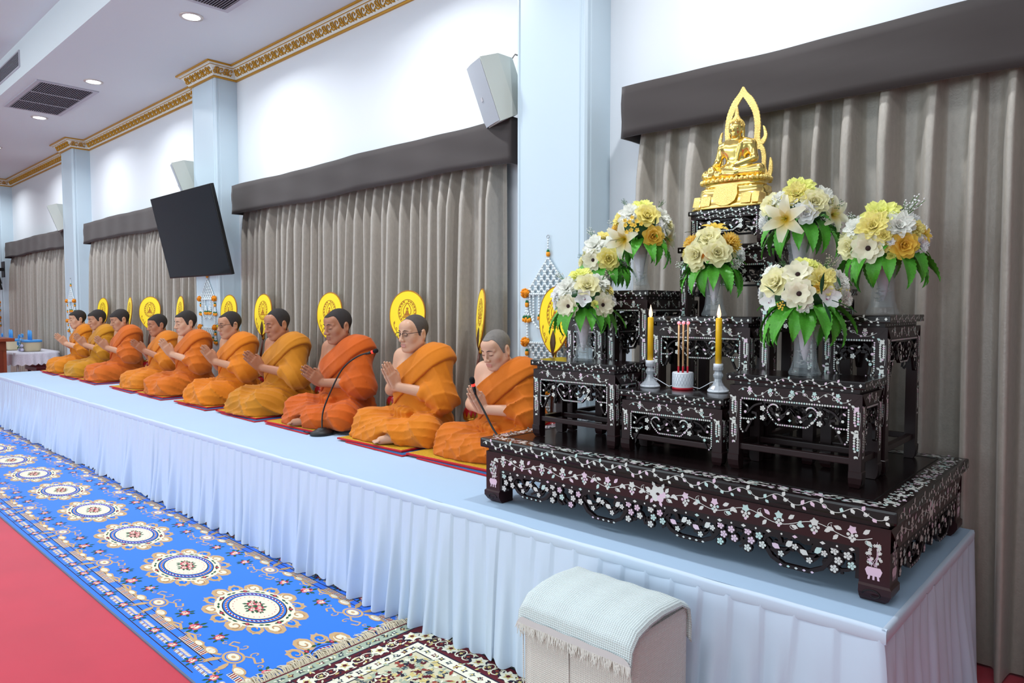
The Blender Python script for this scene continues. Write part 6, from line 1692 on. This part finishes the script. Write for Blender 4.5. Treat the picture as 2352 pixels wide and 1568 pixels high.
def lily_mat(col):
    k = 'lily_' + col
    if k in MATS: return MATS[k]
    m = petal_mat(k, FC[col]); m = MATS['petal_' + k]; MATS[k] = m; nt = m.node_tree; b = nt.nodes['Principled BSDF']
    tc = nt.nodes.new('ShaderNodeTexCoord'); ln = nt.nodes.new('ShaderNodeVectorMath'); ln.operation = 'LENGTH'; nt.links.new(tc.outputs['Object'], ln.inputs[0])
    rp = nt.nodes.new('ShaderNodeValToRGB'); rp.color_ramp.elements[0].position = .12; rp.color_ramp.elements[0].color = s2l((238, 196, 40)) + (1,); rp.color_ramp.elements[1].position = .50; rp.color_ramp.elements[1].color = s2l(FC[col]) + (1,)
    nt.links.new(ln.outputs['Value'], rp.inputs[0]); nt.links.new(rp.outputs[0], b.inputs['Base Color']); return m
def single_petal(kind, col):
    key = (kind, 'petal', col)
    if key in FCACHE: return FCACHE[key]
    mb = MB()
    if kind == 'lily': petal_patch(mb, 0, .62, .145, .70, .01, .30, 1.15, .0, 6, 8, two=1, tipw=1.0)
    elif kind == 'anemone': petal_patch(mb, 0, .48, .185, 1.15, .02, .22, .25, .03, 5, 5, seed=1.0, tipw=1.15)
    elif kind == 'orchid': petal_patch(mb, 0, .46, .20, 1.05, .0, .25, .2, .01, 4, 5, tipw=.95)
    me = mb.mesh('petal', [lily_mat(col), lily_mat(col)] if kind == 'lily' else [FM[col], FM['yellow']]); FCACHE[key] = me
    return me
EYE = {}
def centre(kind):
    if kind in EYE: return EYE[kind]
    mb = MB()
    if kind == 'anemone': mb.ball((0, 0, .085), .078, 10, 6, (1, 1, .6)); me = mb.mesh('centre', M_eye)
    elif kind == 'lily':
        for k in range(6): a = k * 1.05; mb.tube([(0, 0, .02), (.05 * cos(a), .05 * sin(a), .18), (.09 * cos(a), .09 * sin(a), .30)], .008, 5)
        mb.tube([(0, 0, 0), (0, 0, .36)], .012, 5); me = mb.mesh('stamens', M_stam)
    else:
        mb.ball((0, -.03, .07), .075, 8, 6, (.8, 1, .8)); mb.cur = 1; mb.ball((0, -.09, .075), .04, 8, 5); me = mb.mesh('lip', [FM['white'], M_pink])
    EYE[kind] = me; return me
def leaf_mesh(v_):
    key = ('leaf', v_)
    if key in FCACHE: return FCACHE[key]
    mb = MB(); nu, nv = 6, 22; droop = (1.5, 1.9, 1.15)[v_]
    # grows along +x from the origin, arching down; unit length
    pos = Vector((0, 0, 0)); an = .25; P = []
    for j in range(nv + 1): P.append((pos.copy(), an)); pos += Vector((cos(an), 0, sin(an))) / nv; an -= droop / nv
    for j in range(nv + 1):
        v = j / nv; p, a = P[j]; n = Vector((-sin(a), 0, cos(a))); w = .175 * sin(pi * (.06 + .94 * v) ** .85) * (1.0 if j % 2 else .90)
        if j == nv: w = .004
        for i in range(nu + 1):
            u = 2 * i / nu - 1; mb.v.append(tuple(p + Vector((0, u * w, 0)) + n * (abs(u) * .05 * (1 - v * .5) + (.010 if j % 2 else -.004) * (abs(u) > .2)) - Vector((cos(a), 0, sin(a))) * abs(u) * .05))
    for j in range(nv):
        for i in range(nu): mb.face((j * (nu + 1) + i, (j + 1) * (nu + 1) + i, (j + 1) * (nu + 1) + i + 1, j * (nu + 1) + i + 1), True)
    me = mb.mesh('leaf', M_grn); FCACHE[key] = me; return me
def lance_mesh():
    if 'lance' in FCACHE: return FCACHE['lance']
    mb = MB(); mb.grid(lambda u, v: (u, (v - .5) * .26 * sin(pi * (.04 + .95 * u)), .10 * sin(2.2 * u) + .06 * abs(v - .5)), 8, 2); FCACHE['lance'] = mb.mesh('lance_leaf', M_grn2); return FCACHE['lance']
def sprig_mesh(kind):
    key = ('sprig', kind)
    if key in FCACHE: return FCACHE[key]
    mb = MB(); random.seed(77 + len(kind))
    for k in range(9):
        a, t = random.random() * 6.28, random.uniform(.05, .5); e = Vector((sin(t) * cos(a), sin(t) * sin(a), cos(t))) * random.uniform(.7, 1.0); mb.cur = 0; mb.tube([(0, 0, 0), e * .5 + Vector((.02 * cos(a), .02 * sin(a), 0)), e], .010, 4, False)
        for q in range(4):
            mb.cur = 1; mb.ball(e * (1 - .12 * q) + Vector((random.uniform(-.07, .07), random.uniform(-.07, .07), random.uniform(-.04, .05))), .034 if kind == 'white' else .026, 5, 4)
    me = mb.mesh('sprig', [M_stem, {'white': FM['white'], 'green': M_grn2, 'buff': mat('buff_seed', (214, 196, 178), .8)}[kind]]); FCACHE[key] = me; return me
def vase_mesh():
    if 'vase' in FCACHE: return FCACHE['vase']
    mb = MB(); n = 24
    def ringv(r, z, pw): 
        out = []
        for j in range(n):
            a = 2 * pi * j / n + pi / 4; q = (abs(cos(a - pi / 4)) ** pw + abs(sin(a - pi / 4)) ** pw) ** (-1 / pw); fl = 1 + (.035 if j % 2 else -.02); out.append((r * cos(a) * q * fl, r * sin(a) * q * fl, z))
        return out
    prof = [(.030, .0), (.044, .001), (.046, .008), (.040, .022), (.034, .045), (.031, .080), (.032, .115), (.037, .145), (.042, .162), (.0395, .162), (.034, .143), (.029, .113), (.028, .080), (.030, .048), (.030, .026), (.004, .022)]
    for r, z in prof: mb.v.extend(ringv(r, z, 2.6))
    for i in range(len(prof) - 1):
        for j in range(n): mb.face((i * n + j, i * n + (j + 1) % n, (i + 1) * n + (j + 1) % n, (i + 1) * n + j), False)
    mb.face(list(range(n))[::-1]); FCACHE['vase'] = mb.mesh('vase', M_cry); return FCACHE['vase']
def arrangement(label, tz, uv, dome, rad, flowers, seed, vs=1.0, sprigs=(), lances=(), nleaf=17, llen=.125, yv=None, drop=.16):
    """uv: pixel column of the vase foot; dome: pixel of the flower ball centre; rad: its radius in metres"""
    random.seed(seed); vy = yv; base = at_y(uv[0], uv[1], vy); base.z = tz + .001
    c = at_y(dome[0], dome[1], vy) - base; t = thing('flower_arrangement', label, 'flowers', base, group='silk flower arrangements on the altar')
    V = obj('vase', vase_mesh(), t, sc=(vs * 1.02, vs * 1.02, vs))
    # white paper cone and loose blossoms inside the glass
    cn = MB(); cn.lathe([(.004, .045 * vs), (.014, .075 * vs), (.024, .13 * vs), (.032, .17 * vs), (.036, max(c.z - rad * .25, .175 * vs))], 12); cn.build('paper_cone', mat('paper_white', (232, 226, 236), .8, bump=(60, .6, .006)), t)
    ins = MB()
    for k in range(14):
        a = random.random() * 6.28; r = random.uniform(.008, .022) * vs; q = Vector((r * cos(a), r * sin(a), random.uniform(.032, .085) * vs)); b0 = len(ins.v); s = MB()
        for z in range(5): petal_patch(s, 2 * pi * z / 5, .012, .005, 1.1, 0, .2, .1, 0, 2, 2)
        for v in s.v: ins.v.append(tuple(Vector(v) + q))
        for f in s.f: ins.face([b0 + i for i in f], True)
    ins.build('loose_blossoms', FM['white'], t, kind='stuff')
    MB().ball(c - Vector((0, 0, rad * .02)), rad * .56, 14, 10, (1, 1, .70)).build('moss', M_grn2, t)
    cw = c + base; placed = []
    def put(kind, col, p, n, size, spin=None):
        rot = n.to_track_quat('Z', 'Y').to_euler(); sp = random.random() * 6.28 if spin is None else spin
        M = n.to_track_quat('Z', 'Y').to_matrix().to_4x4() @ Matrix.Rotation(sp, 4, 'Z')
        if kind in ('lily', 'anemone', 'orchid'):
            e = bpy.data.objects.new(kind, None); link(e, t); e.location = p; e.rotation_euler = M.to_euler(); e.scale = (size,) * 3; e.empty_display_size = .01
            k = {'lily': 6, 'anemone': 8, 'orchid': 5}[kind]; pet = single_petal(kind, col)
            for i in range(k): o = obj('petal', pet, e, rot=(random.uniform(-.06, .06), random.uniform(-.08, .08), 2 * pi * i / k + random.uniform(-.06, .06)))
            if kind == 'anemone':
                for i in range(7): obj('petal', pet, e, (0, 0, .03), (0, random.uniform(-.34, -.2), 2 * pi * (i + .5) / 7), .78)
            obj({'lily': 'stamens', 'anemone': 'centre', 'orchid': 'lip'}[kind], centre(kind), e)
        else:
            obj(kind, flower_mesh(kind, col), t, p, M.to_euler(), size)
    for (kind, col, u, v, px) in flowers:
        d = _ray(u, v).normalized(); oc = _C - cw; S = Vector((1, 1, .85)); dd = Vector((d.x / S.x, d.y / S.y, d.z / S.z)); oo = Vector((oc.x / S.x, oc.y / S.y, oc.z / S.z)); R = rad * .80
        A_, B_, C_ = dd.dot(dd), 2 * oo.dot(dd), oo.dot(oo) - R * R; disc = B_ * B_ - 4 * A_ * C_
        tt = (-B_ - sqrt(disc)) / (2 * A_) if disc > 0 else -B_ / (2 * A_)
        w = _C + d * tt; p = w - base; n = (p - c).normalized(); n = (n * .8 - d * .35 + Vector((0, 0, .12))).normalized(); depth = (w - _C).dot(_F)
        size = px / FPX * depth; size *= {'lily': 1.0, 'mum': 1.35, 'rose': 1.25, 'peony': 1.22, 'anemone': 1.12, 'orchid': 1.2, 'cluster': 1.2}[kind]
        put(kind, col, p - n * size * .12, n, size); placed.append(p)
    # the side away from the camera
    back = (cw - _C); back.z = 0; back.normalize()
    for k in range(9):
        a = -1.35 + 2.7 * (k % 5) / 4 + (.3 if k > 4 else 0); el = .1 if k < 5 else .65; h = Matrix.Rotation(a, 3, 'Z') @ back; n = (h * cos(el) + Vector((0, 0, sin(el)))).normalized()
        put(random.choice(('rose', 'peony', 'mum')), random.choice(('cream', 'pale', 'yellow', 'white')), c + Vector((n.x, n.y, n.z * .85)) * rad * .72, n, rad * .55)
    # hanging leaves
    for k in range(nleaf):
        a = 2 * pi * (k + random.uniform(-.25, .25)) / nleaf; r0 = rad * random.uniform(.28, .45); s = llen * random.uniform(.85, 1.15)
        obj('leaf', leaf_mesh(k % 3), t, (c.x + r0 * cos(a), c.y + r0 * sin(a), c.z - rad * drop - random.uniform(0, .02)), (random.uniform(-.25, .25), random.uniform(.35, .8), a), s * 1.12)
    for k in range(8):
        a = 2 * pi * k / 8 + .3; obj('leaf', leaf_mesh(2), t, (c.x + rad * .45 * cos(a), c.y + rad * .45 * sin(a), c.z - rad * .12), (random.uniform(-.3, .3), random.uniform(.0, .3), a), llen * .62)
    for (kind, u, v, px) in sprigs:
        w = at_y(u, v, base.y + c.y - .02); p = w - base; n = (p - c).normalized(); s = px / FPX * (w - _C).dot(_F)
        obj('sprig', sprig_mesh(kind), t, p - n * s * .5, n.to_track_quat('Z', 'Y').to_euler(), s)
    for (u, v, px, ang) in lances:
        d = _ray(u, v).normalized(); w = at_y(u, v, base.y + c.y - rad * .75); s = px / FPX * (w - _C).dot(_F)
        dirv = (_R * cos(radians(ang)) + _U * sin(radians(ang)) - _F * .25).normalized(); obj('lance_leaf', lance_mesh(), t, w - base, dirv.to_track_quat('X', 'Z').to_euler(), s)
    return t
arrangement('white anemones and orchid with pale yellow roses on the front table nearest the monks', 1.258, (1340, 828), (1342, 688), .148, [('peony', 'yg', 1332, 630, 50), ('peony', 'cream', 1300, 660, 48), ('rose', 'pale', 1349, 655, 50), ('peony', 'cream', 1378, 646, 46), ('orchid', 'white', 1340, 684, 42), ('anemone', 'warm', 1304, 703, 54), ('anemone', 'warm', 1386, 700, 54), ('peony', 'white', 1278, 672, 36), ('rose', 'yellow', 1398, 664, 28), ('rose', 'yg', 1366, 698, 16), ('peony', 'white', 1408, 692, 26), ('peony', 'white', 1276, 700, 24)], 1, .98, [('white', 1288, 634, 30), ('buff', 1392, 632, 34), ('green', 1322, 668, 30), ('white', 1360, 690, 26)], [(1338, 672, 26, 200), (1354, 716, 40, -60)], llen=.135, yv=2.50)
arrangement('cream flower arrangement half hidden behind two others near the pillar', 1.468, (1392, 705), (1392, 590), .135, [('peony', 'yellow', 1388, 543, 40), ('peony', 'cream', 1364, 563, 50), ('anemone', 'warm', 1361, 597, 50), ('rose', 'yellow', 1398, 594, 46), ('peony', 'white', 1436, 613, 42), ('rose', 'pale', 1336, 604, 24), ('peony', 'cream', 1408, 560, 40), ('rose', 'yellow', 1420, 570, 36)], 2, .95, [('white', 1360, 536, 30), ('green', 1340, 588, 26)], yv=2.86)
arrangement('yellow and cream arrangement with two pale lilies on the taller left table', 1.570, (1470, 662), (1473, 530), .150, [('peony', 'yg', 1476, 474, 54), ('peony', 'cream', 1447, 491, 50), ('rose', 'yellow', 1487, 494, 50), ('peony', 'cream', 1520, 497, 46), ('peony', 'yellow', 1421, 503, 36), ('cluster', 'gold', 1453, 518, 44), ('lily', 'warm', 1431, 550, 74), ('rose', 'gold', 1500, 543, 44), ('lily', 'warm', 1532, 549, 60), ('mum', 'gold', 1412, 530, 26), ('rose', 'pale', 1536, 512, 28), ('rose', 'white', 1514, 514, 20)], 3, 1.0, [('green', 1436, 466, 22), ('green', 1518, 468, 22), ('white', 1408, 512, 24)], [(1428, 552, 30, 190), (1505, 520, 22, 80)], llen=.13, yv=2.76)
arrangement('golden mums and pale yellow roses in the centre vase behind the candles', 1.458, (1640, 722), (1638, 588), .140, [('lily', 'gold', 1641, 528, 52), ('rose', 'pale', 1627, 546, 54), ('mum', 'gold', 1679, 556, 44), ('mum', 'gold', 1586, 556, 36), ('rose', 'pale', 1598, 585, 52), ('rose', 'pale', 1648, 580, 56), ('mum', 'orange', 1623, 588, 22), ('rose', 'pale', 1600, 607, 34), ('peony', 'white', 1702, 590, 26), ('peony', 'cream', 1690, 606, 22)], 4, 1.04, [('white', 1690, 604, 36), ('white', 1570, 606, 34), ('white', 1574, 632, 26)], [(1600, 535, 30, 185), (1600, 560, 24, 60), (1654, 532, 26, 40), (1684, 578, 26, -60)], llen=.13, yv=2.715, drop=.2)
arrangement('widest bouquet of cream anemones, roses and white orchids on the front table', 1.257, (1848, 853), (1846, 680), .172, [('peony', 'yg', 1846, 606, 44), ('anemone', 'warm', 1832, 628, 66), ('rose', 'pale', 1780, 648, 62), ('peony', 'yellow', 1888, 641, 62), ('anemone', 'warm', 1835, 674, 70), ('orchid', 'white', 1767, 690, 48), ('orchid', 'white', 1905, 683, 54), ('peony', 'cream', 1932, 643, 46), ('peony', 'cream', 1944, 684, 38), ('peony', 'cream', 1768, 624, 40), ('cluster', 'gold', 1794, 702, 20), ('orchid', 'white', 1803, 683, 20), ('rose', 'gold', 1880, 660, 22), ('peony', 'yg', 1872, 610, 30), ('peony', 'cream', 1846, 700, 34)], 5, 1.10, [('buff', 1904, 604, 44), ('buff', 1880, 612, 34), ('white', 1918, 660, 34), ('green', 1800, 606, 26)], [(1888, 676, 50, 85), (1910, 690, 60, -35), (1890, 694, 50, -80), (1930, 660, 30, 120), (1780, 676, 34, 150)], 17, .145, yv=2.51)
arrangement('tall arrangement with dark-eyed anemone and golden rose by the curtain', 1.468, (2026, 719), (2030, 553), .168, [('peony', 'yg', 2023, 490, 74), ('peony', 'yellow', 2005, 518, 66), ('peony', 'cream', 2066, 517, 62), ('peony', 'cream', 1962, 523, 46), ('rose', 'pale', 1950, 566, 52), ('anemone', 'warm', 1993, 570, 72), ('rose', 'gold', 2077, 563, 54), ('rose', 'yellow', 2033, 567, 22), ('rose', 'yg', 2048, 588, 20), ('peony', 'yellow', 2106, 523, 38), ('peony', 'white', 2116, 560, 38), ('rose', 'yellow', 2030, 540, 30), ('rose', 'white', 2046, 555, 16), ('lily', 'gold', 2124, 540, 34)], 6, 1.10, [('white', 2090, 476, 64), ('white', 2072, 490, 44), ('white', 1960, 500, 30), ('green', 2105, 585, 40)], [(2032, 572, 24, 60)], 17, .145, yv=2.80)
arrangement('large arrangement with an open lily and white rose beside the Buddha', 1.570, (1834, 640), (1838, 492), .168, [('peony', 'yg', 1836, 432, 62), ('peony', 'yellow', 1829, 444, 56), ('rose', 'pale', 1872, 464, 54), ('rose', 'pale', 1770, 470, 48), ('peony', 'cream', 1889, 449, 48), ('rose', 'white', 1851, 488, 46), ('lily', 'warm', 1803, 502, 88), ('lily', 'warm', 1914, 492, 70), ('mum', 'white', 1754, 514, 34), ('cluster', 'white', 1826, 465, 20), ('cluster', 'white', 1798, 449, 20), ('rose', 'pale', 1906, 462, 30), ('peony', 'cream', 1790, 456, 34)], 7, 1.05, [('white', 1885, 502, 46), ('white', 1775, 496, 46), ('white', 1800, 480, 30), ('green', 1915, 470, 40), ('green', 1905, 520, 50), ('white', 1858, 520, 26)], [(1800, 470, 26, 60)], 14, .14, yv=2.80)
